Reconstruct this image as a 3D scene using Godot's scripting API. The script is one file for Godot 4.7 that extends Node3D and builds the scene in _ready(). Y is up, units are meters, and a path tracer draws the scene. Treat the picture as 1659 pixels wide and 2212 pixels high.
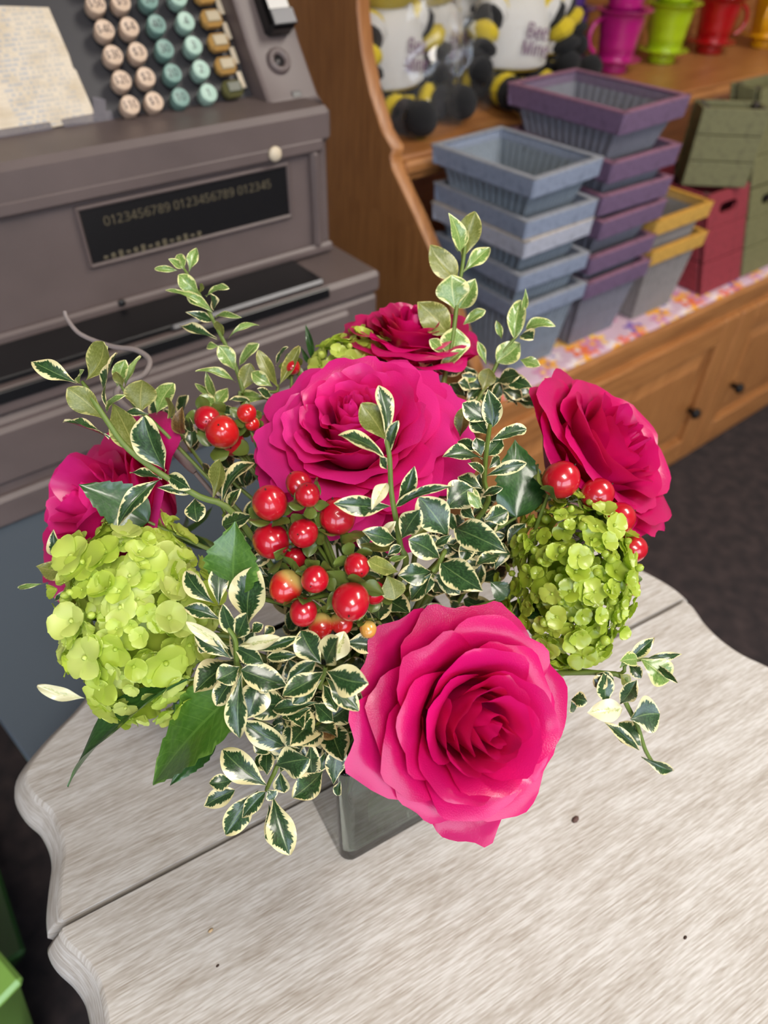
extends Node3D
# A florist's bouquet in a square glass vase on a scalloped whitewashed table, an old cash register and a pine hutch behind it.

# the shop's own axes: x runs along the hutch, z comes out of its front; origin on the floor under the hutch's front
var SHOP := Transform3D(Basis(Vector3(0.78043, 0, -0.62524), Vector3(0, 1, 0), Vector3(0.62524, 0, 0.78043)), Vector3(0.7187, 0, -1.434))
var M := {}
var taken := {}
var cache := {}
var rnd := RandomNumberGenerator.new()

var SPRIGS := [
["variegated_sprig", "long variegated sprig reaching to the upper left with glossy leaves", 0.0016, [-0.133,0.987,-0.2664,-0.1232,0.9741,-0.2571,-0.1144,0.9611,-0.2519,-0.0991,0.9492,-0.2477,-0.0846,0.9409,-0.2442,-0.0675,0.9306,-0.2414,-0.038,0.878,-0.2244,-0.0139,0.835,-0.2105,-0.0186,0.765,-0.2038],
 [[-0.1351,0.9863,-0.2657,-0.1544,0.9934,-0.271,0.1745,0.806,0.5655,0.0081,0.25,0],
 [-0.1313,0.9873,-0.2667,-0.1202,1.0053,-0.269,0.1588,0.7819,0.6029,0.0108,-0.9,2],
 [-0.1209,0.9813,-0.2557,-0.1138,1.0021,-0.2653,-0.4918,0.8703,-0.0263,0.0102,0.5,0],
 [-0.128,0.9912,-0.2757,-0.1226,0.998,-0.2777,0.1616,0.6048,0.7798,0.0043,0.96,1],
 [-0.124,0.9741,-0.2571,-0.1375,0.987,-0.2608,-0.2416,0.6548,0.7161,0.0109,-0.8,2],
 [-0.122,0.9666,-0.2529,-0.1373,0.9785,-0.2482,-0.2139,0.9719,-0.0981,0.0081,0.25,0],
 [-0.1121,0.9605,-0.2527,-0.122,0.9766,-0.2655,-0.3274,0.7662,0.5529,0.0146,-0.5,2],
 [-0.1277,0.9686,-0.2692,-0.1151,0.9814,-0.2648,0.1398,0.8548,0.4997,0.0039,0.6,1],
 [-0.0973,0.955,-0.2449,-0.1038,0.9797,-0.2515,-0.3144,0.9145,0.2545,0.0148,0.25,0],
 [-0.1014,0.9473,-0.2485,-0.1154,0.9504,-0.2484,-0.0181,0.9945,-0.1032,0.0065,0.25,0],
 [-0.0999,0.9481,-0.2503,-0.0868,0.948,-0.2414,-0.0165,0.6318,0.7749,0.0069,0.8,0],
 [-0.1036,0.945,-0.2449,-0.0892,0.9415,-0.2454,0.0383,0.8525,0.5212,0.0045,0.8,0],
 [-0.0994,0.9524,-0.2425,-0.1149,0.9427,-0.222,0.1395,0.9149,0.3789,0.0082,0.9,0],
 [-0.1338,0.9863,-0.2658,-0.1274,0.9969,-0.26,0.0223,0.8949,0.4457,0.0037,0.3,1]]],
["variegated_sprig", "dull variegated sprig standing behind the long upper left sprig", 0.001, [-0.1382,0.9607,-0.3129,-0.1321,0.9535,-0.3062,-0.1249,0.9471,-0.3003,-0.1117,0.9392,-0.293,-0.041,0.8819,-0.2483,0.0168,0.835,-0.2117,0.0191,0.765,-0.2176],
 [[-0.1242,0.9482,-0.2987,-0.1215,0.9636,-0.3044,0.3031,0.677,0.6706,0.0148,-0.5,2],
 [-0.1341,0.9549,-0.3111,-0.1282,0.9642,-0.3265,-0.2524,0.874,0.4151,0.0045,0.3,1],
 [-0.1368,0.9568,-0.3081,-0.1319,0.9688,-0.3147,0.1631,0.7565,0.6333,0.0072,0.3,1],
 [-0.1334,0.9575,-0.3071,-0.1351,0.9666,-0.3071,-0.2595,0.7295,0.6328,0.0055,-0.5,2],
 [-0.1176,0.9452,-0.3014,-0.1082,0.9586,-0.3101,-0.043,0.8947,0.4446,0.0106,0.3,1],
 [-0.1109,0.9451,-0.2984,-0.1068,0.9587,-0.2959,-0.1725,0.8702,0.4615,0.0088,-0.8,2],
 [-0.103,0.941,-0.291,-0.1004,0.9561,-0.2933,-0.0386,0.8705,0.4906,0.0082,1.28,3],
 [-0.1203,0.9474,-0.2983,-0.1316,0.9489,-0.2974,0.172,0.8908,0.4206,0.0044,0.8,0],
 [-0.0995,0.9388,-0.2958,-0.1,0.9489,-0.2969,-0.2791,0.783,0.5559,0.0067,0.5,0]]],
["variegated_sprig", "short sprig with arched glossy leaves left of the central rose", 0.001, [-0.0796,0.929,-0.2563,-0.0766,0.9243,-0.2519,-0.0717,0.9195,-0.2475,-0.0263,0.873,-0.2476,0.0108,0.835,-0.2476,0.0048,0.765,-0.2459],
 [[-0.0783,0.9257,-0.2572,-0.0639,0.9372,-0.2737,-0.3144,0.9145,0.2545,0.0085,1.2,0],
 [-0.0822,0.9295,-0.2557,-0.0769,0.9499,-0.2603,-0.1799,0.6888,0.7023,0.0078,-0.8,2],
 [-0.0751,0.9264,-0.2402,-0.06,0.9361,-0.2377,-0.0859,0.8139,0.5746,0.0091,0.25,0],
 [-0.0735,0.9266,-0.2522,-0.0669,0.9407,-0.2504,-0.1763,0.6296,0.7566,0.0052,0.8,0],
 [-0.0902,0.9304,-0.2544,-0.0875,0.9263,-0.2426,-0.0136,0.9837,0.1794,0.0093,0.5,0]]],
["variegated_sprig", "small sprig poking out at the far left beside the left rose", 0.001, [-0.1582,0.9034,-0.2394,-0.1533,0.9,-0.2362,-0.1456,0.8973,-0.2338,-0.0631,0.863,-0.2197,0.0045,0.835,-0.2083,-0.0026,0.765,-0.2008],
 [[-0.1593,0.9031,-0.2397,-0.1583,0.9175,-0.2441,0.2073,0.8433,0.496,0.0066,0.8,0],
 [-0.1529,0.8977,-0.2358,-0.1717,0.8952,-0.2401,0.1595,0.7613,0.6285,0.0102,-0.6,2],
 [-0.1642,0.8945,-0.23,-0.179,0.8894,-0.2309,-0.0315,0.7807,0.6241,0.0024,0.96,1],
 [-0.1547,0.8895,-0.2303,-0.1617,0.8838,-0.228,-0.0029,0.6987,0.7154,0.0028,0.8,0],
 [-0.1573,0.9049,-0.238,-0.1534,0.9102,-0.2396,-0.2587,0.8393,0.4782,0.0048,0.5,0]]],
["variegated_sprig", "tall upright variegated sprig in front of the cash register window", 0.0013, [-0.112,0.9907,-0.3747,-0.1031,0.9801,-0.365,-0.0962,0.9714,-0.3568,-0.0892,0.9617,-0.3479,-0.0835,0.9538,-0.3405,-0.0783,0.9423,-0.3299,-0.0769,0.9352,-0.3233,-0.0366,0.8801,-0.2735,-0.0037,0.835,-0.2328,-0.0066,0.765,-0.235],
 [[-0.1143,0.9894,-0.3733,-0.1269,0.9908,-0.3716,-0.1617,0.6536,0.7394,0.0035,0.96,1],
 [-0.1125,0.9911,-0.3723,-0.1165,0.999,-0.366,-0.0167,0.7448,0.667,0.004,0.96,1],
 [-0.1112,0.9896,-0.3731,-0.1163,0.9946,-0.3821,-0.0294,0.9088,0.4161,0.0058,0.6,1],
 [-0.1091,0.9886,-0.3738,-0.105,0.9989,-0.3814,0.0703,0.7566,0.6501,0.0058,0.6,1],
 [-0.1033,0.9799,-0.3656,-0.1129,0.9903,-0.3665,-0.1737,0.6237,0.7621,0.0081,0.96,1],
 [-0.1037,0.9796,-0.3673,-0.1003,0.9865,-0.3646,0.0886,0.7753,0.6254,0.003,-0.8,2],
 [-0.0979,0.9758,-0.3597,-0.1208,0.9824,-0.364,0.1765,0.8383,0.5158,0.0041,0.96,1],
 [-0.095,0.9744,-0.3562,-0.1092,0.9801,-0.362,0.2056,0.8315,0.516,0.0061,0.6,1],
 [-0.0995,0.9793,-0.3643,-0.0851,0.9871,-0.3593,0.0785,0.9316,0.355,0.0044,0.3,1],
 [-0.0946,0.975,-0.3576,-0.0942,0.9861,-0.3545,0.2563,0.8908,0.3752,0.0063,0.25,0],
 [-0.0965,0.9688,-0.3566,-0.108,0.9767,-0.3511,0.2129,0.6783,0.7033,0.0051,0.8,0],
 [-0.0936,0.9712,-0.356,-0.0772,0.9773,-0.3452,0.2351,0.6619,0.7117,0.0027,0.96,1],
 [-0.093,0.9623,-0.3491,-0.114,0.9661,-0.3552,0.0533,0.9282,0.3682,0.0065,0.25,0],
 [-0.0869,0.9624,-0.3491,-0.0711,0.9652,-0.3594,0.1506,0.9257,0.3469,0.0031,1.2,1],
 [-0.091,0.9603,-0.3502,-0.0913,0.9733,-0.3484,-0.3193,0.6711,0.6691,0.0057,-0.8,2],
 [-0.0911,0.9603,-0.3442,-0.0986,0.9586,-0.3469,-0.0896,0.6977,0.7107,0.0041,0.96,1],
 [-0.0822,0.9518,-0.3347,-0.0896,0.9648,-0.3376,0.1835,0.7943,0.5791,0.009,0.6,1],
 [-0.081,0.9504,-0.3415,-0.069,0.9649,-0.3407,-0.2339,0.7708,0.5926,0.0064,0.3,1],
 [-0.0814,0.947,-0.3302,-0.1012,0.9556,-0.3266,-0.0578,0.9142,0.4011,0.005,1.1,1],
 [-0.0788,0.9421,-0.3291,-0.074,0.9542,-0.338,0.3102,0.801,0.5121,0.0091,-0.5,2],
 [-0.0626,0.9377,-0.3277,-0.0827,0.9361,-0.3335,-0.1206,0.7867,0.6055,0.0058,1.1,1],
 [-0.0938,0.9384,-0.3286,-0.1025,0.9484,-0.3259,-0.2461,0.6741,0.6965,0.0037,0.6,1],
 [-0.0935,0.9409,-0.3259,-0.0957,0.9555,-0.3269,-0.1098,0.8471,0.5199,0.005,0.6,1],
 [-0.0926,0.9369,-0.3244,-0.087,0.9418,-0.3325,-0.0411,0.7906,0.6109,0.0078,0.6,1],
 [-0.0931,0.9338,-0.3247,-0.1001,0.9426,-0.3241,0.1361,0.8092,0.5715,0.0071,0.96,1],
 [-0.0801,0.9326,-0.3227,-0.0912,0.9321,-0.3262,-0.2498,0.7337,0.6319,0.0051,0.25,0],
 [-0.0741,0.9368,-0.3264,-0.084,0.9435,-0.3181,-0.153,0.915,0.3734,0.0054,0.25,0]]],
["variegated_sprig", "short sprig with three upright leaves at the left edge of the central rose", 0.0011, [-0.0585,0.9476,-0.328,-0.0587,0.9449,-0.3256,-0.0621,0.9383,-0.3194,-0.026,0.8815,-0.2776,0.0035,0.835,-0.2434,-0.0012,0.765,-0.2499],
 [[-0.0612,0.9466,-0.3273,-0.0725,0.9527,-0.3313,0.1984,0.6886,0.6975,0.007,0.96,1],
 [-0.0583,0.9482,-0.3248,-0.0698,0.9606,-0.3411,0.0329,0.6125,0.7898,0.007,-0.8,2],
 [-0.0577,0.9483,-0.3247,-0.0466,0.9657,-0.3374,-0.1067,0.7029,0.7032,0.0063,-0.5,2],
 [-0.06,0.9539,-0.3367,-0.0535,0.9628,-0.3416,-0.4137,0.9099,-0.0289,0.0057,0.5,0],
 [-0.0625,0.9419,-0.3246,-0.068,0.9502,-0.3192,0.2564,0.7668,0.5884,0.0053,0.8,0]]],
["variegated_sprig", "tall pale green sprig in front of the blue pot stack", 0.0014, [0.0416,1.0005,-0.3907,0.0398,0.9901,-0.381,0.038,0.9808,-0.3724,0.0369,0.9714,-0.3637,0.0351,0.96,-0.3532,0.0319,0.9475,-0.3416,0.0177,0.8856,-0.2687,0.006,0.835,-0.2091,0.0064,0.765,-0.2124],
 [[0.0388,0.9976,-0.3872,0.0309,1.017,-0.3912,0.288,0.7817,0.5531,0.0097,0.6,1],
 [0.0399,0.9933,-0.3871,0.0457,1.0159,-0.3971,0.1525,0.8883,0.4333,0.0123,-0.5,2],
 [0.0364,0.9859,-0.3772,0.022,1.0008,-0.3878,0.2675,0.6178,0.7395,0.015,-0.5,2],
 [0.0407,0.9884,-0.3816,0.0553,0.9975,-0.3943,-0.085,0.7002,0.7088,0.0083,0.6,1],
 [0.0368,0.9739,-0.3663,0.0337,0.9906,-0.3732,-0.0103,0.7092,0.7049,0.0173,0.3,1],
 [0.039,0.9738,-0.3681,0.0468,0.9887,-0.3734,-0.0061,0.9121,0.4099,0.0126,0.3,1],
 [0.0328,0.9646,-0.3561,0.0156,0.9789,-0.3645,-0.2921,0.7774,0.5571,0.0165,-0.8,2],
 [0.0414,0.967,-0.3622,0.0528,0.9756,-0.363,0.0046,0.8522,0.5232,0.006,0.3,1],
 [0.0338,0.9759,-0.3668,0.0279,0.98,-0.3741,0.2359,0.8963,0.3754,0.0071,0.25,0],
 [0.0363,0.9505,-0.3476,0.0371,0.9663,-0.3603,0.3287,0.6294,0.7041,0.0167,0.3,1],
 [0.0298,0.9493,-0.3439,0.0429,0.9594,-0.3496,0.1572,0.8936,0.4205,0.0071,1.2,1],
 [0.03,0.9578,-0.3471,0.0221,0.9673,-0.3443,0.1598,0.7403,0.653,0.0065,0.6,1],
 [0.0263,0.9516,-0.348,0.0155,0.9545,-0.3486,-0.0442,0.8522,0.5213,0.0095,0.25,0],
 [0.0271,0.9475,-0.3441,0.0177,0.9516,-0.3476,-0.1909,0.9124,0.362,0.0079,0.25,0],
 [0.0375,0.9972,-0.3882,0.0414,1.0087,-0.3985,-0.1897,0.9105,0.3674,0.0079,0.6,1]]],
["variegated_sprig", "spreading sprig behind the right rose in front of the blue pots", 0.0012, [0.0744,0.9718,-0.3709,0.0732,0.9634,-0.3631,0.0635,0.9537,-0.3542,0.0553,0.941,-0.3424,0.0128,0.8827,-0.2857,-0.0221,0.835,-0.2393,-0.0272,0.765,-0.2465],
 [[0.0703,0.9606,-0.3592,0.0745,0.9745,-0.3782,-0.1697,0.6431,0.7468,0.01,0.96,1],
 [0.0768,0.9643,-0.3643,0.0919,0.9685,-0.3602,0.2643,0.8709,0.4144,0.0083,1.1,1],
 [0.073,0.9621,-0.3596,0.0792,0.9653,-0.3513,-0.0574,0.9045,0.4226,0.0095,0.8,0],
 [0.0606,0.9511,-0.3504,0.074,0.9577,-0.3603,-0.2182,0.6754,0.7044,0.0136,0.3,1],
 [0.0631,0.9607,-0.3589,0.059,0.9716,-0.3593,-0.3029,0.8661,0.3976,0.0038,0.6,1],
 [0.055,0.9498,-0.3494,0.0494,0.9604,-0.3564,-0.0229,0.8823,0.47,0.0045,0.3,1],
 [0.0749,0.9702,-0.3709,0.0745,0.9845,-0.3718,0.0502,0.7834,0.6195,0.0035,0.3,1],
 [0.074,0.9506,-0.3544,0.0847,0.9505,-0.3483,0.1581,0.7152,0.6808,0.0064,0.6,1],
 [0.0557,0.9388,-0.3431,0.0414,0.9462,-0.3446,-0.1216,0.603,0.7884,0.008,0.25,0],
 [0.0531,0.9397,-0.3392,0.056,0.9501,-0.3451,0.0754,0.8827,0.4639,0.0095,-0.8,2],
 [0.0607,0.9432,-0.3418,0.0717,0.9517,-0.3365,-0.2589,0.827,0.499,0.0094,0.25,0],
 [0.0663,0.9448,-0.3421,0.0789,0.9465,-0.3324,-0.2059,0.8836,0.4206,0.0094,0.8,0],
 [0.0466,0.94,-0.3384,0.0389,0.9454,-0.3375,0.2595,0.881,0.3957,0.0079,0.5,0],
 [0.0424,0.9413,-0.3415,0.0496,0.9448,-0.3467,-0.2522,0.684,0.6845,0.0064,0.96,1],
 [0.0635,0.9407,-0.338,0.0753,0.9367,-0.3369,-0.0766,0.8503,0.5207,0.008,0.8,0],
 [0.05,0.9357,-0.34,0.0614,0.9325,-0.335,0.1205,0.6544,0.7465,0.008,0.8,0]]],
["variegated_sprig", "slender sprig rising in front of the central rose", 0.0014, [0.0003,0.9857,-0.2311,0.0018,0.979,-0.2276,0.0028,0.9651,-0.223,0.0053,0.9533,-0.2175,0.0074,0.9413,-0.2146,0.0099,0.9312,-0.2134,0.0024,0.8783,-0.2356,-0.0038,0.835,-0.2537,-0.0105,0.765,-0.2485],
 [[0.0003,0.9857,-0.2311,-0.0033,1.0003,-0.2476,0.5136,0.7244,0.4598,0.0072,0.5,0],
 [-0.0001,0.9869,-0.2295,-0.0102,0.9943,-0.2433,-0.2383,0.8542,0.4621,0.0102,-0.8,2],
 [-0.0009,0.9807,-0.2265,-0.0185,0.9915,-0.2253,-0.2137,0.976,0.0408,0.0111,0.8,0],
 [0.0018,0.9783,-0.2297,0.0046,0.9933,-0.2334,-0.2802,0.8883,0.3637,0.0047,0.8,0],
 [0.0009,0.9707,-0.2303,-0.0023,0.9773,-0.2307,0.1228,0.8794,0.46,0.0042,0.25,0],
 [0.0023,0.9633,-0.2158,-0.0196,0.9716,-0.2074,-0.1174,0.7362,0.6665,0.0079,0.25,0],
 [0.0007,0.9728,-0.2192,-0.0048,0.9706,-0.2056,0.1576,0.9141,0.3737,0.0056,0.2,4],
 [0.0051,0.9571,-0.2237,0.012,0.9733,-0.2297,0.2584,0.6016,0.7558,0.0059,0.5,0],
 [0.0051,0.9591,-0.2205,0.0283,0.9692,-0.2225,-0.2261,0.8722,0.4338,0.0045,0.8,0],
 [0.0051,0.9487,-0.2112,-0.0084,0.9581,-0.2061,0.1458,0.763,0.6298,0.0073,0.8,0],
 [-0.0012,0.9467,-0.214,0.0047,0.9569,-0.2139,0.206,0.9163,0.3433,0.0043,0.4,4],
 [0.0078,0.95,-0.211,0.0143,0.9657,-0.2116,-0.0517,0.8381,0.543,0.0092,0.25,0],
 [0.0101,0.9457,-0.2144,0.0243,0.9506,-0.2235,0.2852,0.8917,0.3516,0.0036,-0.8,2],
 [0.0042,0.9429,-0.2115,-0.0099,0.9409,-0.2155,-0.0148,0.9241,0.3818,0.0044,-0.5,2],
 [0.0018,0.9422,-0.2081,0.0075,0.9439,-0.2121,-0.3278,0.6002,0.7296,0.0041,0.8,0],
 [0.0021,0.9415,-0.2059,0.0093,0.95,-0.2009,-0.1188,0.6824,0.7212,0.0025,0.3,1]]],
["variegated_sprig", "broad leaved rosette just above the front rose", 0.0013, [0.0202,0.9411,-0.2007,0.0228,0.9402,-0.2054,0.0257,0.9361,-0.2152,0.0111,0.8805,-0.2173,-0.0007,0.835,-0.219,-0.0037,0.765,-0.2212],
 [[0.0233,0.9439,-0.2058,0.0102,0.955,-0.205,-0.0169,0.9016,0.4323,0.0104,0.5,0],
 [0.0265,0.9508,-0.2118,0.0139,0.9674,-0.2172,0.1033,0.6777,0.7281,0.0134,0.5,0],
 [0.0206,0.936,-0.2054,0.0066,0.9399,-0.1991,-0.0382,0.8122,0.5821,0.009,0.8,0],
 [0.0203,0.9395,-0.2013,0.0122,0.9275,-0.1967,-0.2046,0.9077,0.3663,0.0074,0.25,0],
 [0.021,0.9358,-0.2047,0.0327,0.9302,-0.1985,-0.1052,0.8646,0.4913,0.0075,0.25,0],
 [0.0236,0.9466,-0.2004,0.0396,0.9462,-0.1866,0.1026,0.7383,0.6666,0.0124,0.25,0],
 [0.0298,0.9519,-0.2156,0.0497,0.9533,-0.2012,-0.1001,0.7778,0.6204,0.0127,0.8,0],
 [0.0214,0.9447,-0.2117,0.0279,0.9526,-0.211,-0.007,0.6574,0.7535,0.0035,0.8,0],
 [0.0019,0.9372,-0.2019,0.0054,0.9266,-0.1977,-0.1416,0.8136,0.5639,0.0099,-0.25,2],
 [0.0068,0.9384,-0.2028,-0.006,0.9496,-0.1985,0.2641,0.8876,0.3774,0.0073,-0.5,2],
 [0.0267,0.9505,-0.2285,0.0383,0.9564,-0.2366,0.0829,0.7934,0.6031,0.0134,0.8,0],
 [0.0395,0.9596,-0.2201,0.0344,0.9649,-0.2244,-0.3258,0.7569,0.5665,0.0048,0.6,1],
 [0.0421,0.9537,-0.2193,0.0525,0.9538,-0.2252,0.0794,0.6986,0.7111,0.0083,0.5,0],
 [0.0182,0.9313,-0.1964,0.0195,0.9364,-0.2031,-0.1154,0.8219,0.5578,0.0063,0.25,0]]],
["variegated_sprig", "upright sprig between the central rose and the right hydrangea", 0.0014, [0.0461,0.9739,-0.2597,0.0458,0.9702,-0.259,0.0455,0.9585,-0.2563,0.0456,0.9477,-0.2518,0.0464,0.932,-0.2481,0.0171,0.8786,-0.2477,-0.0068,0.835,-0.2473,-0.0105,0.765,-0.2445],
 [[0.0482,0.9688,-0.2645,0.0453,0.9829,-0.2737,-0.1477,0.7676,0.6237,0.0093,0.25,0],
 [0.047,0.9713,-0.2657,0.0343,0.9768,-0.2711,-0.0482,0.716,0.6965,0.0093,0.25,0],
 [0.0463,0.9672,-0.2608,0.0393,0.9704,-0.2697,-0.0913,0.601,0.794,0.0082,0.25,0],
 [0.0479,0.9632,-0.2616,0.0648,0.9644,-0.2695,-0.2567,0.8931,0.3695,0.0067,0.25,0],
 [0.0462,0.9586,-0.2562,0.0537,0.9621,-0.2656,-0.1605,0.7964,0.583,0.0074,0.25,0],
 [0.0443,0.9568,-0.2561,0.0254,0.9629,-0.2494,-0.0136,0.9837,0.1794,0.0081,0.5,0],
 [0.0433,0.959,-0.2556,0.0406,0.9655,-0.2605,-0.234,0.8547,0.4634,0.0058,0.5,0],
 [0.044,0.9608,-0.2578,0.0331,0.9607,-0.2638,0.2448,0.6106,0.7531,0.0059,0.8,0],
 [0.0453,0.9537,-0.2479,0.063,0.9599,-0.2502,-0.1394,0.6576,0.7404,0.0058,0.8,0],
 [0.047,0.9546,-0.2523,0.0525,0.9552,-0.2596,0.1932,0.7202,0.6664,0.0049,0.25,0],
 [0.0443,0.9468,-0.2475,0.0335,0.9487,-0.253,-0.0719,0.9263,0.3699,0.0082,0.8,0],
 [0.0437,0.9519,-0.2511,0.0361,0.9623,-0.2462,0.0105,0.8426,0.5385,0.005,0.8,0],
 [0.0449,0.9436,-0.2458,0.0528,0.9505,-0.244,-0.1775,0.7736,0.6084,0.0039,0.8,0],
 [0.0445,0.9419,-0.2394,0.037,0.9463,-0.2493,0.1718,0.9216,0.3482,0.0059,0.3,1],
 [0.0356,0.9523,-0.2779,0.037,0.9657,-0.2843,-0.3179,0.7665,0.5581,0.007,-0.5,2],
 [0.0445,0.9389,-0.2355,0.0564,0.9376,-0.2418,0.0645,0.8888,0.4538,0.009,0.5,0],
 [0.0414,0.9372,-0.2372,0.0357,0.9383,-0.243,-0.2523,0.8564,0.4504,0.0055,0.8,0],
 [0.0409,0.933,-0.2532,0.0303,0.9398,-0.2562,0.2288,0.8233,0.5195,0.0049,0.5,0]]],
["variegated_sprig", "cream edged sprig lying over the left hydrangea", 0.0014, [-0.0664,0.9329,-0.1849,-0.0636,0.925,-0.183,-0.0603,0.9194,-0.1806,-0.0603,0.9103,-0.1777,-0.0605,0.9026,-0.1787,-0.0554,0.8814,-0.1781,-0.0372,0.8559,-0.211,-0.0223,0.835,-0.2379,-0.0158,0.765,-0.2362],
 [[-0.0696,0.927,-0.1928,-0.0835,0.9333,-0.2052,-0.1034,0.6317,0.7683,0.0079,0.8,0],
 [-0.0681,0.9266,-0.1924,-0.0689,0.936,-0.2074,0.2508,0.6265,0.738,0.0079,0.25,0],
 [-0.0679,0.9201,-0.1899,-0.083,0.9241,-0.1928,-0.1519,0.9117,0.3818,0.0059,0.5,0],
 [-0.0607,0.918,-0.1825,-0.0638,0.9366,-0.1845,0.0808,0.694,0.7154,0.0057,0.25,0],
 [-0.0607,0.9159,-0.1841,-0.0547,0.9312,-0.1847,0.1107,0.815,0.5689,0.0078,0.5,0],
 [-0.0638,0.9116,-0.1812,-0.0801,0.9257,-0.1839,0.2763,0.6372,0.7194,0.0051,0.4,4],
 [-0.0624,0.9118,-0.1766,-0.0775,0.9181,-0.1827,-0.0548,0.8844,0.4636,0.0065,0.5,0],
 [-0.0717,0.9129,-0.1785,-0.0763,0.9142,-0.1804,-0.0826,0.7723,0.6299,0.0041,0.5,0],
 [-0.0592,0.9142,-0.1816,-0.0411,0.9245,-0.178,-0.2761,0.6256,0.7296,0.0057,0.4,4],
 [-0.0521,0.9143,-0.1787,-0.0328,0.923,-0.1798,-0.3007,0.6905,0.6578,0.0047,0.5,0],
 [-0.062,0.915,-0.1802,-0.0481,0.9132,-0.1734,-0.2145,0.8276,0.5186,0.0071,0.25,0],
 [-0.0535,0.9194,-0.1839,-0.0492,0.923,-0.1859,-0.164,0.8431,0.5121,0.0044,0.8,0],
 [-0.0484,0.9199,-0.1825,-0.0452,0.9202,-0.1869,-0.0212,0.8837,0.4676,0.0044,0.5,0],
 [-0.0587,0.9088,-0.1744,-0.0669,0.909,-0.1676,0.108,0.8453,0.5232,0.0091,0.25,0],
 [-0.0582,0.9074,-0.1739,-0.0392,0.9001,-0.1715,0.2893,0.8824,0.3711,0.0114,0.5,0],
 [-0.059,0.9055,-0.1738,-0.0682,0.8958,-0.1639,-0.2363,0.8447,0.4803,0.0086,0.5,0],
 [-0.0568,0.911,-0.1701,-0.0569,0.8922,-0.1514,-0.0697,0.9057,0.4181,0.0084,0.5,0],
 [-0.0453,0.9007,-0.1688,-0.0525,0.902,-0.1727,-0.1934,0.6506,0.7344,0.0065,0.25,0],
 [-0.0519,0.8982,-0.1746,-0.0561,0.8886,-0.1624,0.2595,0.8333,0.4881,0.0136,0.8,0],
 [-0.0476,0.9097,-0.1785,-0.0341,0.9141,-0.1772,-0.0857,0.8759,0.4748,0.0051,0.5,0],
 [-0.0564,0.9171,-0.1894,-0.0528,0.9414,-0.2012,-0.1594,0.812,0.5615,0.0154,0.3,0]]],
["variegated_sprig", "open rosette of broad cream edged leaves touching the front rose", 0.0013, [-0.0218,0.92,-0.1676,-0.0228,0.9132,-0.1694,-0.0248,0.8985,-0.1722,-0.0149,0.8636,-0.2102,-0.0068,0.835,-0.2412,-0.0132,0.765,-0.2412],
 [[-0.024,0.9165,-0.1713,-0.033,0.9232,-0.1827,0.019,0.6704,0.7417,0.0111,0.25,0],
 [-0.0223,0.9148,-0.1723,-0.0168,0.9323,-0.1731,-0.3085,0.8782,0.3655,0.0112,0.5,0],
 [-0.0202,0.9125,-0.1743,-0.0153,0.9227,-0.1833,0.0596,0.915,0.399,0.0085,0.4,4],
 [-0.0209,0.9221,-0.1641,-0.0045,0.926,-0.1565,0.1821,0.6742,0.7157,0.0118,0.5,0],
 [-0.0222,0.9118,-0.1683,-0.0083,0.9057,-0.1568,0.2871,0.8161,0.5016,0.0083,0.5,0],
 [-0.0232,0.9149,-0.1683,-0.0377,0.9168,-0.1557,-0.1949,0.8459,0.4964,0.0088,0.8,0],
 [-0.024,0.9103,-0.1679,-0.0355,0.9025,-0.1612,0.2473,0.8114,0.5295,0.0064,0.5,0],
 [-0.0234,0.9085,-0.167,-0.017,0.9069,-0.1556,0.2248,0.9039,0.3639,0.007,0.25,0],
 [-0.0265,0.9167,-0.1726,-0.0385,0.9083,-0.1678,0.1812,0.6516,0.7366,0.0077,0.25,0],
 [-0.0269,0.9138,-0.1836,-0.0351,0.9123,-0.1898,0.147,0.8926,0.4261,0.007,0.25,0],
 [-0.0155,0.9099,-0.1868,-0.0017,0.9092,-0.1869,0.1432,0.8116,0.5664,0.0084,0.25,0],
 [-0.0278,0.8934,-0.1675,-0.0191,0.8945,-0.1588,-0.0072,0.7768,0.6298,0.0076,0.25,0],
 [-0.0265,0.8939,-0.1679,-0.0457,0.8879,-0.1676,-0.2666,0.8339,0.4833,0.0063,0.8,0],
 [-0.0293,0.8885,-0.1684,-0.0415,0.8872,-0.1639,-0.2854,0.8893,0.3573,0.0063,0.8,0]]],
["variegated_sprig", "dark shaded sprig hanging over the rim of the glass vase", 0.0014, [-0.0411,0.8593,-0.1644,-0.0373,0.8637,-0.1686,-0.0315,0.8682,-0.1727,-0.0276,0.8499,-0.2116,-0.0245,0.835,-0.2434,-0.0202,0.765,-0.2419],
 [[-0.0412,0.8699,-0.1607,-0.0601,0.8796,-0.167,-0.2833,0.753,0.5939,0.0111,0.5,0],
 [-0.0385,0.8713,-0.1722,-0.0348,0.8625,-0.1632,-0.3085,0.8303,0.4641,0.0129,0.8,0],
 [-0.0187,0.8679,-0.171,-0.029,0.8698,-0.1664,-0.2417,0.8975,0.369,0.0092,0.8,3],
 [-0.0203,0.8479,-0.1546,-0.0176,0.8633,-0.166,0.2683,0.8395,0.4725,0.0093,0.25,0],
 [-0.0297,0.8478,-0.1559,-0.03,0.8706,-0.1619,0.1406,0.8513,0.5054,0.0077,0.25,0],
 [-0.0242,0.8622,-0.1535,-0.0359,0.8633,-0.1405,0.055,0.8093,0.5848,0.0103,0.25,0],
 [-0.0442,0.8684,-0.1525,-0.0291,0.8792,-0.1501,-0.2187,0.6378,0.7385,0.0129,0.25,0],
 [-0.0416,0.86,-0.1633,-0.05,0.8663,-0.166,-0.2936,0.7146,0.6349,0.0081,0.25,0],
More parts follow.
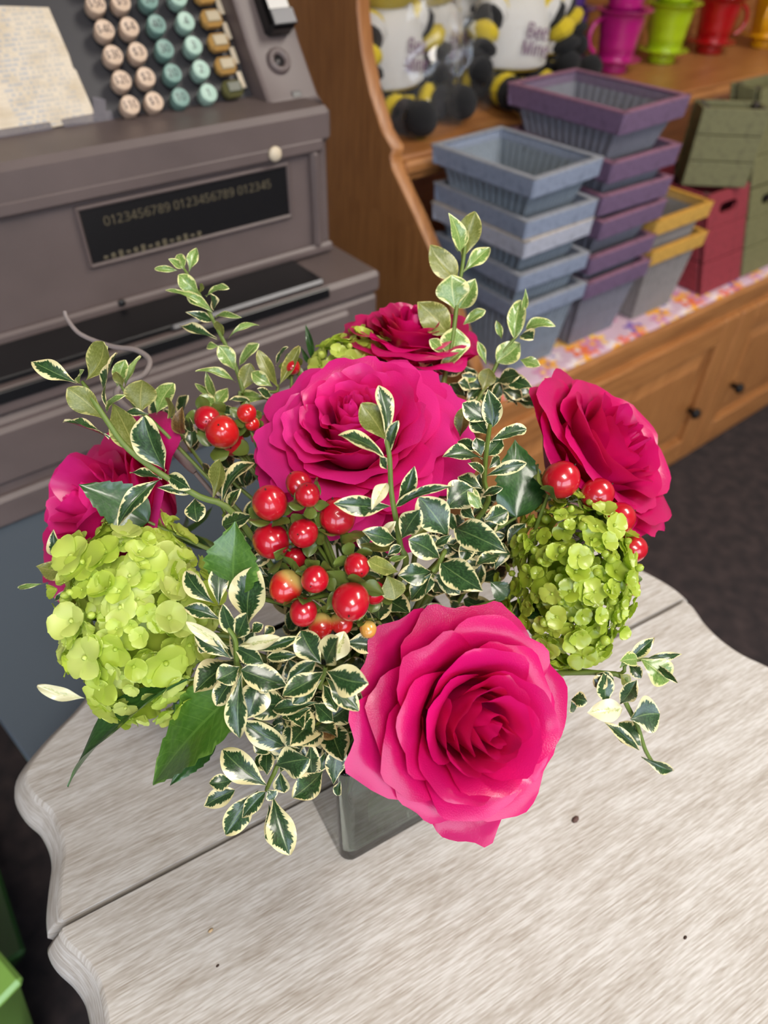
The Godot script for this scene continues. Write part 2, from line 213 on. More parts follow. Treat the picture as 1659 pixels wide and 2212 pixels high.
 [-0.0506,0.8625,-0.1682,-0.0548,0.8629,-0.1607,0.1319,0.8566,0.4988,0.0081,0.8,0],
 [-0.0468,0.8643,-0.1709,-0.0547,0.8641,-0.1701,0.023,0.7111,0.7028,0.0067,0.8,0],
 [-0.0413,0.8673,-0.1708,-0.049,0.868,-0.1694,-0.3264,0.5923,0.7366,0.0067,0.8,0],
 [-0.0562,0.8538,-0.1634,-0.0479,0.8553,-0.1572,0.1899,0.825,0.5323,0.0082,0.8,0],
 [-0.0505,0.8583,-0.164,-0.0492,0.8571,-0.1535,0.2702,0.8728,0.4066,0.007,0.5,0],
 [-0.0439,0.8544,-0.1564,-0.0417,0.848,-0.15,-0.2989,0.6204,0.7251,0.0081,0.5,0],
 [-0.0323,0.8465,-0.1551,-0.0275,0.8578,-0.1592,-0.1424,0.9133,0.3816,0.007,0.25,0],
 [-0.024,0.8585,-0.1653,-0.0258,0.8514,-0.1591,0.2884,0.8338,0.4707,0.006,0.5,0],
 [-0.0298,0.8671,-0.1757,-0.0231,0.8602,-0.1731,-0.0878,0.8762,0.4739,0.0075,0.5,0],
 [-0.0375,0.8718,-0.1756,-0.0285,0.8834,-0.1701,0.2203,0.8434,0.4901,0.0066,0.8,0],
 [-0.0447,0.8711,-0.1743,-0.0362,0.8798,-0.1678,-0.2643,0.6036,0.7522,0.0066,0.8,0],
 [-0.017,0.848,-0.1561,-0.0183,0.8411,-0.1525,-0.2779,0.8959,0.3467,0.0045,0.5,0]]],
["variegated_sprig", "drooping rosette of variegated leaves left of the glass vase", 0.0013, [-0.0488,0.8571,-0.1461,-0.0466,0.8566,-0.1538,-0.0418,0.8578,-0.1631,-0.0195,0.8453,-0.196,-0.0013,0.835,-0.2229,-0.0015,0.765,-0.2228],
 [[-0.0479,0.8609,-0.1469,-0.0683,0.8691,-0.1587,0.1661,0.7649,0.6224,0.0118,0.8,0],
 [-0.0646,0.8529,-0.1531,-0.0744,0.8555,-0.1499,-0.2967,0.8193,0.4906,0.0069,0.8,0],
 [-0.0638,0.8496,-0.15,-0.0781,0.8418,-0.1458,0.1378,0.8486,0.5108,0.0085,0.5,0],
 [-0.053,0.8517,-0.1493,-0.0666,0.8398,-0.1343,0.0248,0.6548,0.7554,0.0105,0.5,0],
 [-0.0485,0.859,-0.1451,-0.0588,0.8487,-0.1379,-0.0618,0.7911,0.6086,0.0068,0.25,0],
 [-0.0473,0.8633,-0.1437,-0.0444,0.86,-0.1412,0.0867,0.8894,0.4488,0.0053,0.8,0],
 [-0.0461,0.8514,-0.1462,-0.0374,0.84,-0.1261,0.2904,0.6411,0.7104,0.0118,0.5,0],
 [-0.0486,0.845,-0.1458,-0.0454,0.8324,-0.1324,0.3046,0.7171,0.6269,0.0081,0.25,0],
 [-0.0443,0.8511,-0.158,-0.0424,0.8511,-0.1638,0.1262,0.7442,0.656,0.006,0.8,0]]],
["variegated_sprig", "loose sprig trailing out below the right hydrangea over the table", 0.0013, [0.1393,0.8237,-0.1792,0.132,0.8344,-0.1824,0.1257,0.8481,-0.1882,0.1172,0.8622,-0.1931,0.1115,0.8745,-0.199,0.0597,0.8528,-0.2118,0.0173,0.835,-0.2223,0.0136,0.765,-0.2237],
 [[0.1136,0.8649,-0.189,0.118,0.8806,-0.1917,-0.2866,0.8098,0.5119,0.0072,0.5,0],
 [0.114,0.865,-0.1867,0.0975,0.8637,-0.1846,0.0626,0.8174,0.5727,0.0106,0.4,4],
 [0.1195,0.8576,-0.1851,0.1342,0.8578,-0.1885,-0.1698,0.7225,0.6702,0.0164,0.25,0],
 [0.128,0.8405,-0.1812,0.1187,0.8437,-0.1917,0.2573,0.7831,0.5661,0.0122,0.8,0],
 [0.1277,0.8371,-0.1808,0.1088,0.8518,-0.1866,0.2635,0.8117,0.5213,0.006,0.8,0],
 [0.131,0.8293,-0.1817,0.1478,0.8222,-0.1782,-0.1487,0.6142,0.775,0.0057,0.8,0],
 [0.1065,0.8651,-0.1887,0.1045,0.8773,-0.1974,0.201,0.8873,0.4152,0.0095,0.8,0],
 [0.09,0.8675,-0.189,0.0964,0.8704,-0.1862,0.2184,0.8813,0.4191,0.0069,0.8,0],
 [0.1099,0.8732,-0.1951,0.1023,0.8749,-0.1985,0.046,0.6914,0.721,0.0067,0.25,0],
 [0.1125,0.877,-0.1973,0.1183,0.8726,-0.1957,0.1598,0.7999,0.5785,0.0056,-0.25,2],
 [0.1066,0.8767,-0.1973,0.101,0.8716,-0.1936,-0.2924,0.7666,0.5716,0.0067,0.8,0],
 [0.0922,0.8598,-0.1871,0.0897,0.8678,-0.1877,0.0024,0.8853,0.4649,0.0045,0.8,0]]],
["variegated_sprig", "short sprig pointing right below the right hydrangea", 0.0011, [0.136,0.876,-0.2058,0.1261,0.8782,-0.2052,0.1164,0.8782,-0.2025,0.1088,0.871,-0.2013,0.0514,0.8512,-0.2277,0.0044,0.835,-0.2493,0.0121,0.765,-0.2569],
 [[0.1187,0.879,-0.2044,0.1301,0.886,-0.2121,-0.0714,0.8708,0.4865,0.0065,0.8,0],
 [0.1272,0.8786,-0.2056,0.1452,0.8769,-0.2097,0.3229,0.6836,0.6546,0.0046,0.5,0],
 [0.1228,0.8812,-0.2029,0.136,0.8744,-0.1959,0.2323,0.7514,0.6176,0.0129,0.96,1],
 [0.1209,0.8809,-0.2031,0.1107,0.8856,-0.1983,0.2847,0.8903,0.3554,0.0072,0.3,1],
 [0.1291,0.8792,-0.2022,0.1361,0.8817,-0.1898,-0.0044,0.6694,0.7429,0.0033,0.5,0],
 [0.1183,0.8761,-0.204,0.1233,0.8739,-0.1974,-0.2926,0.7105,0.64,0.0056,0.8,0],
 [0.1132,0.8772,-0.2007,0.1171,0.8855,-0.2045,0.3267,0.6581,0.6783,0.005,0.3,1]]],
["variegated_sprig", "thin dark needle leaved sprig behind the central rose", 0.0008, [-0.0399,0.9408,-0.3694,-0.0411,0.9368,-0.3657,-0.0259,0.8808,-0.2775,-0.0135,0.835,-0.2052,-0.0154,0.765,-0.2057],
 [[-0.0438,0.9376,-0.3695,-0.0479,0.9569,-0.3778,0.0393,0.8829,0.4678,0.0042,0.72,5],
 [-0.046,0.9364,-0.3688,-0.0506,0.9455,-0.3713,-0.2625,0.7723,0.5784,0.003,0.225,5],
 [-0.037,0.9405,-0.3675,-0.0353,0.9491,-0.3711,0.088,0.8238,0.5601,0.003,0.225,5],
 [-0.0531,0.9375,-0.3641,-0.0568,0.9431,-0.3647,-0.2834,0.7106,0.644,0.0042,0.25,0]]],
["variegated_sprig", "shaded leaves crowded under the cream edged rosette", 0.0012, [-0.0503,0.8632,-0.1926,-0.0458,0.86,-0.1897,-0.0245,0.8463,-0.2114,-0.007,0.835,-0.2291,-0.0079,0.765,-0.2331],
 [[-0.0242,0.8661,-0.2021,-0.0339,0.8579,-0.202,0.5608,0.4606,0.688,0.0062,0.8,0],
 [-0.039,0.8648,-0.195,-0.0292,0.8689,-0.1949,-0.0505,0.9816,0.1843,0.0052,0.25,0],
 [-0.0589,0.8671,-0.1972,-0.0683,0.8701,-0.1915,0.1313,0.7742,0.6191,0.0067,0.5,0],
 [-0.0657,0.8623,-0.1878,-0.0768,0.8559,-0.1841,0.2977,0.8399,0.4538,0.0067,0.25,0],
 [-0.0369,0.8294,-0.1766,-0.0475,0.8385,-0.1752,-0.1743,0.8793,0.4433,0.0074,0.25,0],
 [-0.0556,0.8571,-0.1899,-0.041,0.8716,-0.188,0.4141,0.8984,0.1458,0.0088,0.25,0],
 [-0.0453,0.8368,-0.1912,-0.0426,0.8322,-0.1786,0.0945,0.6354,0.7664,0.0072,0.25,0],
 [-0.0596,0.8759,-0.2031,-0.0697,0.883,-0.1958,0.3521,0.8865,0.3001,0.0058,0.8,0],
 [-0.0516,0.8745,-0.1989,-0.0504,0.8743,-0.1861,0.4577,0.6618,0.5938,0.0072,0.8,0],
 [-0.0304,0.8522,-0.1924,-0.0273,0.845,-0.1829,-0.326,0.8953,0.3036,0.0062,0.25,0],
 [-0.0413,0.8318,-0.1872,-0.0548,0.8378,-0.1799,0.217,0.9422,0.2552,0.008,0.8,0],
 [-0.0468,0.8382,-0.1852,-0.0579,0.824,-0.1795,0.3689,0.6551,0.6594,0.0093,0.8,0],
 [-0.0624,0.8515,-0.1978,-0.0454,0.8602,-0.1977,0.0607,0.9721,0.2267,0.0099,0.25,0],
 [-0.0608,0.8437,-0.1917,-0.0522,0.8411,-0.1972,0.4877,0.6343,0.5999,0.0061,0.5,0],
 [-0.0315,0.8546,-0.2082,-0.0422,0.8652,-0.2098,0.405,0.8901,0.2091,0.0071,0.8,0],
 [-0.0304,0.8633,-0.194,-0.0222,0.8655,-0.1832,0.4631,0.616,0.6372,0.0068,0.25,0],
 [-0.0467,0.8659,-0.1907,-0.0458,0.8602,-0.183,-0.0469,0.4916,0.8695,0.0063,0.8,0],
 [-0.0355,0.8721,-0.1964,-0.034,0.8673,-0.1865,-0.4657,0.8778,0.1126,0.0057,0.8,0],
 [-0.0729,0.8624,-0.2094,-0.0712,0.8609,-0.1969,-0.4671,0.85,0.2436,0.006,0.25,0],
 [-0.0503,0.8573,-0.184,-0.0415,0.8548,-0.1881,-0.3647,0.5174,0.7742,0.0057,0.25,0],
 [-0.0322,0.8371,-0.1793,-0.0255,0.8572,-0.1824,-0.128,0.6638,0.7369,0.0097,0.8,0],
 [-0.0497,0.8521,-0.1775,-0.0393,0.8495,-0.168,0.4316,0.6237,0.6517,0.0078,0.5,0],
 [-0.0421,0.8387,-0.1922,-0.0518,0.8446,-0.2013,-0.1865,0.9604,0.207,0.009,0.5,0],
 [-0.0525,0.8455,-0.1976,-0.0502,0.8497,-0.2077,-0.3398,0.929,0.1466,0.0073,0.25,0],
 [-0.0537,0.855,-0.2027,-0.061,0.8518,-0.197,-0.4483,0.8895,0.0886,0.0053,0.8,0],
 [-0.0466,0.8496,-0.1881,-0.0546,0.8655,-0.1925,-0.2473,0.9619,0.1161,0.0084,0.8,0],
 [-0.0489,0.8535,-0.1896,-0.0544,0.8584,-0.1967,-0.0514,0.8594,0.5086,0.0061,0.8,0],
 [-0.0409,0.8588,-0.1926,-0.0461,0.8667,-0.1975,0.4056,0.8996,0.162,0.0066,0.5,0],
 [-0.0352,0.8564,-0.1854,-0.0246,0.8688,-0.1905,-0.3156,0.8538,0.4141,0.0079,0.5,0],
 [-0.0619,0.8594,-0.1994,-0.0746,0.8581,-0.1959,0.3098,0.9425,0.1257,0.0066,0.25,0],
 [-0.0338,0.8579,-0.1925,-0.0227,0.869,-0.1877,-0.3955,0.3977,0.8279,0.0056,0.25,0],
 [-0.0181,0.8479,-0.179,-0.0263,0.8481,-0.1648,0.2691,0.9235,0.2734,0.0082,0.8,0],
 [-0.0307,0.8524,-0.1927,-0.0195,0.8502,-0.1937,-0.4437,0.8639,0.2384,0.0071,0.25,0],
 [-0.0578,0.8607,-0.2106,-0.0545,0.8518,-0.2022,0.4744,0.6516,0.5919,0.0065,0.8,0],
 [-0.0407,0.8651,-0.1989,-0.0319,0.8689,-0.2064,0.3564,0.735,0.5769,0.0074,0.25,0],
 [-0.0393,0.872,-0.201,-0.0268,0.8685,-0.2011,-0.4127,0.5298,0.741,0.0063,0.25,0],
 [-0.0648,0.8656,-0.2081,-0.0686,0.8749,-0.2169,0.1527,0.6596,0.736,0.0072,0.5,0],
 [-0.0395,0.8502,-0.1812,-0.0453,0.8538,-0.1694,-0.1974,0.954,0.2257,0.0067,0.8,0],
 [-0.0633,0.8782,-0.2046,-0.0596,0.8912,-0.2064,-0.3268,0.5256,0.7854,0.0058,0.25,0],
 [-0.0434,0.8373,-0.1779,-0.0371,0.8251,-0.1717,-0.1043,0.9212,0.3747,0.0083,0.5,0],
 [-0.055,0.8628,-0.2162,-0.0443,0.8664,-0.2096,0.4309,0.8945,0.1194,0.0066,0.5,0],
 [-0.0421,0.8473,-0.1882,-0.0266,0.8547,-0.1834,0.3779,0.907,0.1861,0.0074,0.5,0],
 [-0.0366,0.8526,-0.2067,-0.0366,0.8542,-0.1937,0.4856,0.7679,0.4176,0.0063,0.5,0],
 [-0.0574,0.8591,-0.1875,-0.0687,0.8637,-0.1843,0.3973,0.5359,0.745,0.0065,0.25,0],
 [-0.0372,0.8291,-0.1841,-0.0266,0.8244,-0.1838,-0.3581,0.9283,0.1,0.0059,0.5,0],
 [-0.0405,0.8526,-0.1827,-0.0373,0.8463,-0.1704,-0.3736,0.576,0.7271,0.0089,0.5,0],
 [-0.0458,0.8372,-0.1807,-0.0349,0.8286,-0.1758,0.3493,0.6778,0.647,0.0095,0.25,0],
 [-0.0685,0.8659,-0.2067,-0.0761,0.8674,-0.2005,0.131,0.9818,0.1377,0.0053,0.8,0],
 [-0.0586,0.8497,-0.1955,-0.0688,0.867,-0.1965,0.4472,0.8644,0.2299,0.0078,0.8,0],
 [-0.0533,0.8386,-0.1902,-0.0397,0.8412,-0.1906,0.2357,0.661,0.7124,0.0082,0.8,0],
 [-0.0721,0.8614,-0.2018,-0.07,0.8536,-0.192,-0.3048,0.7905,0.5312,0.0065,0.25,0],
 [-0.052,0.8371,-0.1896,-0.0637,0.8358,-0.186,-0.4771,0.8677,0.1394,0.0079,0.5,0],
 [-0.0558,0.8696,-0.1962,-0.0426,0.881,-0.1962,-0.3998,0.6235,0.6718,0.0085,0.8,0],
 [-0.0619,0.8712,-0.1973,-0.0543,0.87,-0.1858,0.3227,0.5026,0.802,0.0073,0.5,0],
 [-0.0384,0.8517,-0.1949,-0.0318,0.8682,-0.1938,0.4423,0.8514,0.2819,0.0058,0.8,0],
 [-0.0723,0.8639,-0.205,-0.0612,0.8603,-0.1971,-0.1489,0.6782,0.7197,0.0083,0.8,0],
 [-0.0361,0.8515,-0.1968,-0.0369,0.8612,-0.2062,-0.4559,0.4934,0.7407,0.0071,0.5,0],
 [-0.0506,0.8587,-0.1941,-0.0544,0.8715,-0.2033,-0.5391,0.416,0.7324,0.01,0.5,0],
 [-0.034,0.8507,-0.1832,-0.0361,0.8682,-0.1834,0.3001,0.816,0.4941,0.0055,0.25,0],
 [-0.0315,0.8361,-0.1846,-0.043,0.8321,-0.1832,0.5552,0.6585,0.5081,0.0068,0.5,0],
 [-0.0474,0.854,-0.1895,-0.061,0.8553,-0.193,0.19,0.8991,0.3944,0.0085,0.5,0],
 [-0.0505,0.8564,-0.2082,-0.0418,0.8573,-0.2002,0.4628,0.5347,0.707,0.0052,0.8,0]]],
["variegated_sprig", "shaded leaves behind the red berries", 0.0012, [-0.0322,0.9109,-0.2395,-0.0276,0.9077,-0.2365,-0.0039,0.8677,-0.2247,0.0155,0.835,-0.215,0.0176,0.765,-0.2178],
 [[-0.0386,0.9174,-0.2482,-0.0294,0.9233,-0.2518,-0.2892,0.8213,0.4917,0.0065,0.25,0],
 [-0.0451,0.9067,-0.2448,-0.0566,0.9125,-0.2472,-0.3703,0.7225,0.5839,0.0068,0.8,0],
 [-0.057,0.9134,-0.2546,-0.0473,0.912,-0.2467,0.3143,0.6176,0.7209,0.0072,0.5,0],
 [-0.0258,0.9082,-0.2519,-0.0273,0.9183,-0.2569,0.3171,0.9333,0.1686,0.0072,0.5,0],
 [-0.0195,0.9028,-0.2328,-0.0055,0.8997,-0.2352,0.2623,0.9547,0.1405,0.0072,0.8,0],
 [-0.0414,0.9099,-0.2566,-0.0425,0.901,-0.2419,0.3315,0.9322,0.1455,0.0081,0.25,0],
 [-0.0214,0.8955,-0.2211,-0.0068,0.894,-0.2145,-0.4832,0.6469,0.5899,0.0099,0.5,0],
 [-0.0544,0.9046,-0.2289,-0.0674,0.9099,-0.2326,-0.1017,0.9007,0.4223,0.0072,0.25,0],
 [-0.0113,0.8792,-0.2114,-0.0236,0.8785,-0.2078,-0.3428,0.5877,0.7328,0.0079,0.8,0],
 [-0.0396,0.9005,-0.2257,-0.0503,0.9053,-0.2238,0.2551,0.8002,0.5428,0.0064,0.25,0],
 [-0.0247,0.9027,-0.2363,-0.0278,0.8998,-0.2267,0.4557,0.6418,0.6168,0.0059,0.5,0],
 [-0.0265,0.9267,-0.2499,-0.0242,0.9139,-0.2414,-0.0549,0.9528,0.2985,0.009,0.5,0],
 [-0.0528,0.9107,-0.2374,-0.061,0.9133,-0.2279,-0.315,0.6318,0.7083,0.0063,0.5,0],
 [-0.0284,0.9121,-0.2614,-0.0344,0.9116,-0.2485,-0.4673,0.613,0.6371,0.0077,0.5,0],
 [-0.0414,0.9024,-0.234,-0.0494,0.8935,-0.2313,0.1207,0.7434,0.6578,0.006,0.25,0],
 [-0.0235,0.8947,-0.2202,-0.0146,0.8904,-0.2105,0.3714,0.5858,0.7203,0.0065,0.5,0],
 [-0.0336,0.9141,-0.2529,-0.0404,0.911,-0.2427,0.4971,0.7938,0.3503,0.007,0.8,0],
 [-0.0255,0.9094,-0.2515,-0.0126,0.9164,-0.2565,0.2189,0.7553,0.6177,0.0102,0.25,0],
 [-0.0624,0.8974,-0.241,-0.0529,0.8859,-0.235,0.4457,0.8834,0.1449,0.0098,0.8,0],
 [-0.0143,0.9138,-0.2549,-0.016,0.9021,-0.2473,0.3966,0.7231,0.5655,0.0079,0.25,0],
 [-0.0318,0.8953,-0.2483,-0.0464,0.8884,-0.2445,-0.2653,0.7012,0.6618,0.0088,0.5,0],
 [-0.0381,0.8812,-0.2307,-0.0468,0.8683,-0.2253,-0.083,0.9814,0.1732,0.0095,0.5,0],
 [-0.0145,0.8996,-0.2421,-0.0207,0.8902,-0.2378,-0.5471,0.5892,0.5946,0.0069,0.5,0],
 [-0.0367,0.9055,-0.258,-0.0472,0.9111,-0.2556,0.1752,0.97,0.1684,0.0064,0.25,0],
 [-0.022,0.8904,-0.2394,-0.0162,0.8957,-0.2488,-0.4492,0.753,0.4809,0.0079,0.8,0],
 [-0.0284,0.9176,-0.2584,-0.0132,0.9211,-0.2474,0.3034,0.8185,0.4878,0.0096,0.25,0],
 [-0.0099,0.908,-0.248,-0.0016,0.9156,-0.2489,0.3992,0.6478,0.6488,0.0068,0.8,0],
 [-0.0076,0.9038,-0.2277,0.0034,0.911,-0.2367,-0.2615,0.8502,0.4568,0.0078,0.5,0],
 [-0.0105,0.9072,-0.2534,-0.0097,0.895,-0.2486,-0.4913,0.8325,0.2563,0.0075,0.25,0],
 [-0.0186,0.8875,-0.2295,-0.0123,0.8767,-0.2214,-0.3564,0.6523,0.6689,0.0078,0.5,0],
 [-0.0453,0.916,-0.2608,-0.0436,0.9098,-0.2458,0.2417,0.9123,0.3307,0.0084,0.8,0],
 [-0.0504,0.9172,-0.2406,-0.0489,0.9247,-0.2478,0.2576,0.9618,0.0925,0.0066,0.5,0],
 [-0.0167,0.8935,-0.2203,-0.0295,0.901,-0.2164,-0.0588,0.7473,0.6619,0.0089,0.25,0],
 [-0.033,0.885,-0.2365,-0.0428,0.8919,-0.2353,-0.4148,0.7768,0.4739,0.0061,0.8,0]]],
["variegated_sprig", "shaded leaves between the middle rose and the right hydrangea", 0.0012, [0.0357,0.9185,-0.2507,0.0403,0.9153,-0.2477,0.0185,0.8711,-0.2508,0.0006,0.835,-0.2534,0.0001,0.765,-0.254],
 [[0.0473,0.9221,-0.2564,0.0478,0.9114,-0.2498,0.1132,0.9249,0.3629,0.0069,0.25,0],
 [0.0492,0.8939,-0.2502,0.0444,0.887,-0.2445,-0.3996,0.8375,0.3726,0.0063,0.25,0],
 [0.0421,0.9005,-0.2488,0.0484,0.9173,-0.2517,-0.5118,0.7994,0.3146,0.008,0.25,0],
 [0.0321,0.9074,-0.2597,0.0244,0.9061,-0.2498,0.5655,0.5765,0.5898,0.0068,0.25,0],
 [0.0495,0.9063,-0.2564,0.0496,0.9176,-0.2648,-0.3614,0.7593,0.5412,0.0088,0.25,0],
 [0.0468,0.8896,-0.2359,0.0485,0.9021,-0.2423,-0.1661,0.9189,0.3579,0.007,0.25,0],
 [0.053,0.9041,-0.2545,0.0398,0.8991,-0.2485,0.1802,0.8988,0.3996,0.0091,0.5,0],
 [0.043,0.9112,-0.2583,0.0323,0.913,-0.2634,0.2779,0.721,0.6347,0.0074,0.25,0],
 [0.0607,0.9101,-0.248,0.0683,0.9218,-0.2512,-0.517,0.4743,0.7126,0.0072,0.25,0],
 [0.0459,0.9213,-0.2496,0.0438,0.9131,-0.2401,-0.3371,0.8865,0.3169,0.0083,0.8,0],
 [0.0371,0.9108,-0.2557,0.0268,0.9221,-0.2563,0.5225,0.7717,0.3627,0.0072,0.8,0],
 [0.0404,0.9086,-0.2387,0.0288,0.9103,-0.2474,-0.4947,0.3752,0.7839,0.007,0.5,0],
 [0.0514,0.9043,-0.2526,0.0556,0.893,-0.2483,0.2983,0.9001,0.3176,0.0065,0.5,0],
 [0.0209,0.888,-0.2371,0.0344,0.8908,-0.2345,-0.0255,0.949,0.3144,0.0088,0.8,0],
 [0.0558,0.9115,-0.239,0.0436,0.9153,-0.229,-0.4496,0.7823,0.4312,0.0071,0.8,0],
 [0.0197,0.9177,-0.2663,0.018,0.9091,-0.257,0.4601,0.8796,0.1209,0.0072,0.25,0],
 [0.0256,0.9075,-0.2634,0.0251,0.8961,-0.2524,0.1127,0.5058,0.8553,0.0101,0.5,0],
 [0.0492,0.9149,-0.266,0.0603,0.9119,-0.2585,0.2427,0.5668,0.7873,0.0068,0.8,0],
 [0.0634,0.913,-0.2599,0.0693,0.9043,-0.2511,0.3931,0.5726,0.7195,0.0072,0.25,0],
 [0.0364,0.9019,-0.2403,0.0433,0.9061,-0.2306,-0.2088,0.9054,0.3696,0.0054,0.8,0],
 [0.0414,0.9212,-0.2661,0.0459,0.9386,-0.2677,-0.018,0.7291,0.6841,0.0088,0.5,0],
 [0.0603,0.9112,-0.2538,0.0494,0.9087,-0.2522,-0.2686,0.6474,0.7132,0.0058,0.25,0],
 [0.0247,0.909,-0.242,0.0386,0.913,-0.2482,-0.2688,0.6693,0.6927,0.009,0.25,0],
 [0.0356,0.9084,-0.2362,0.0483,0.9054,-0.2398,0.0132,0.9639,0.266,0.0064,0.5,0],
 [0.043,0.9188,-0.2574,0.0543,0.9221,-0.2679,0.1101,0.9841,0.1397,0.0078,0.8,0],
 [0.0499,0.9174,-0.2548,0.061,0.9162,-0.2582,0.5066,0.4911,0.7086,0.0058,0.25,0],
 [0.0559,0.9159,-0.2635,0.0516,0.9084,-0.2564,0.437,0.7631,0.4761,0.0074,0.5,0],
 [0.0549,0.9012,-0.2395,0.0596,0.9087,-0.2507,0.3337,0.9293,0.158,0.0084,0.8,0],
 [0.047,0.9165,-0.2686,0.0481,0.9214,-0.2806,-0.0345,0.9554,0.2934,0.006,0.8,0],
 [0.0423,0.919,-0.2475,0.0378,0.9111,-0.2347,0.0119,0.9504,0.3108,0.0075,0.25,0],
 [0.0341,0.934,-0.2597,0.0224,0.9381,-0.2492,-0.3972,0.6872,0.6083,0.0074,0.8,0],
 [0.0437,0.9155,-0.2442,0.0539,0.9245,-0.2477,-0.545,0.7584,0.3575,0.0078,0.25,0],
 [0.0317,0.9102,-0.2493,0.026,0.9188,-0.2609,0.5442,0.5539,0.6301,0.0084,0.25,0],
 [0.0222,0.903,-0.2322,0.0292,0.894,-0.23,-0.484,0.8085,0.3347,0.005,0.25,0],
 [0.0241,0.9179,-0.2648,0.024,0.9181,-0.2506,0.4356,0.8279,0.3532,0.0062,0.5,0],
 [0.0286,0.9205,-0.2581,0.0167,0.9179,-0.2631,-0.019,0.9844,0.1746,0.0066,0.8,0],
 [0.0552,0.9084,-0.2633,0.0515,0.9003,-0.2558,-0.1321,0.7114,0.6903,0.0062,0.8,0],
 [0.0473,0.9206,-0.2681,0.0581,0.9262,-0.2709,0.1285,0.8305,0.5419,0.0079,0.5,0],
 [0.0419,0.9093,-0.2654,0.0507,0.903,-0.2638,0.3033,0.6274,0.7172,0.0065,0.25,0],
 [0.0298,0.91,-0.2442,0.0196,0.9186,-0.244,-0.2447,0.8593,0.4492,0.0058,0.5,0],
 [0.0326,0.9126,-0.2435,0.0449,0.9137,-0.2384,-0.1309,0.9867,0.0967,0.0065,0.8,0],
 [0.0248,0.9157,-0.2645,0.0266,0.9067,-0.2528,0.0332,0.9616,0.2723,0.0073,0.25,0]]],
["variegated_sprig", "shaded leaves between the left rose and the middle rose", 0.0012, [-0.0825,0.9177,-0.2867,-0.0776,0.9142,-0.2835,-0.0253,0.8706,-0.2658,0.0174,0.835,-0.2513,0.0181,0.765,-0.2462],
 [[-0.0877,0.909,-0.2804,-0.0836,0.9171,-0.293,0.4675,0.553,0.6897,0.0098,0.5,0],
 [-0.0822,0.9087,-0.2963,-0.0932,0.9143,-0.2903,0.1241,0.8994,0.4191,0.0082,0.8,0],
 [-0.073,0.9186,-0.2987,-0.0623,0.9168,-0.2995,-0.0639,0.8872,0.4569,0.0073,0.5,0],
 [-0.0752,0.9072,-0.2899,-0.088,0.918,-0.287,-0.1332,0.9792,0.1533,0.0096,0.5,0],
 [-0.0811,0.9023,-0.2963,-0.0697,0.905,-0.3063,0.1282,0.7645,0.6317,0.0078,0.5,0],
 [-0.0895,0.9191,-0.3106,-0.0822,0.9115,-0.2964,-0.4208,0.8783,0.2269,0.0092,0.25,0],
 [-0.0704,0.9165,-0.2987,-0.0742,0.9051,-0.2938,-0.2158,0.8787,0.4259,0.0059,0.8,0],
 [-0.0769,0.8861,-0.2742,-0.0671,0.8818,-0.2708,-0.0454,0.7239,0.6884,0.0056,0.25,0],
 [-0.085,0.9232,-0.2987,-0.0732,0.928,-0.2893,-0.0149,0.9488,0.3156,0.0052,0.25,0],
 [-0.0803,0.9139,-0.3004,-0.0704,0.9164,-0.3057,0.2255,0.4567,0.8606,0.0062,0.5,0],
 [-0.0775,0.9208,-0.3069,-0.0905,0.9307,-0.3055,0.3413,0.8256,0.4493,0.0098,0.5,0],
 [-0.0684,0.9107,-0.2756,-0.0721,0.9003,-0.2706,0.2928,0.6092,0.737,0.0068,0.8,0],
 [-0.0765,0.9098,-0.2979,-0.0834,0.9095,-0.2886,-0.3798,0.911,0.1606,0.0054,0.25,0],
 [-0.0821,0.9092,-0.2948,-0.0831,0.9005,-0.2815,0.3486,0.5239,0.7772,0.0093,0.5,0],
 [-0.0823,0.9074,-0.2943,-0.0946,0.9122,-0.2994,0.5325,0.4937,0.6875,0.0086,0.25,0],
 [-0.0853,0.9025,-0.2875,-0.0883,0.9144,-0.2989,-0.4306,0.7064,0.5617,0.0112,0.25,0],
 [-0.0719,0.9148,-0.2804,-0.0695,0.93,-0.281,-0.4284,0.8019,0.4165,0.0066,0.8,0],
 [-0.0777,0.9098,-0.2799,-0.0884,0.9195,-0.2812,-0.5197,0.4499,0.7263,0.0093,0.5,0],
 [-0.096,0.9208,-0.2932,-0.0874,0.9205,-0.2831,-0.2951,0.4299,0.8533,0.0054,0.8,0],
 [-0.0909,0.9129,-0.2872,-0.0827,0.9235,-0.2858,-0.012,0.8876,0.4604,0.0052,0.8,0]]],
["variegated_sprig", "shaded leaves behind the tall sprigs at the back of the bouquet", 0.0012, [0.0518,0.9378,-0.3463,0.0572,0.9341,-0.3428,0.0143,0.8796,-0.2794,-0.0208,0.835,-0.2276,-0.0233,0.765,-0.2349],
 [[0.0512,0.9319,-0.3565,0.0437,0.9429,-0.3593,-0.3236,0.9199,0.2214,0.0077,0.25,0],
 [0.0532,0.9172,-0.3502,0.0598,0.9157,-0.3384,0.4558,0.8701,0.1878,0.0054,0.25,0],
 [0.0523,0.9311,-0.3429,0.0496,0.925,-0.3248,0.2024,0.7422,0.6389,0.0099,0.25,0],
 [0.0448,0.9362,-0.3656,0.0283,0.9419,-0.3557,0.1867,0.7074,0.6817,0.0102,0.5,0],
 [0.045,0.9328,-0.3423,0.0359,0.9366,-0.3503,0.2233,0.6468,0.7292,0.0073,0.25,0],
 [0.0705,0.9318,-0.3522,0.0861,0.9271,-0.3503,-0.4347,0.8909,0.1319,0.0104,0.5,0],
 [0.0575,0.932,-0.3363,0.0628,0.943,-0.3425,0.3408,0.6598,0.6697,0.0068,0.5,0],
 [0.0537,0.9306,-0.3473,0.0658,0.9303,-0.3523,-0.2677,0.8681,0.418,0.007,0.8,0],
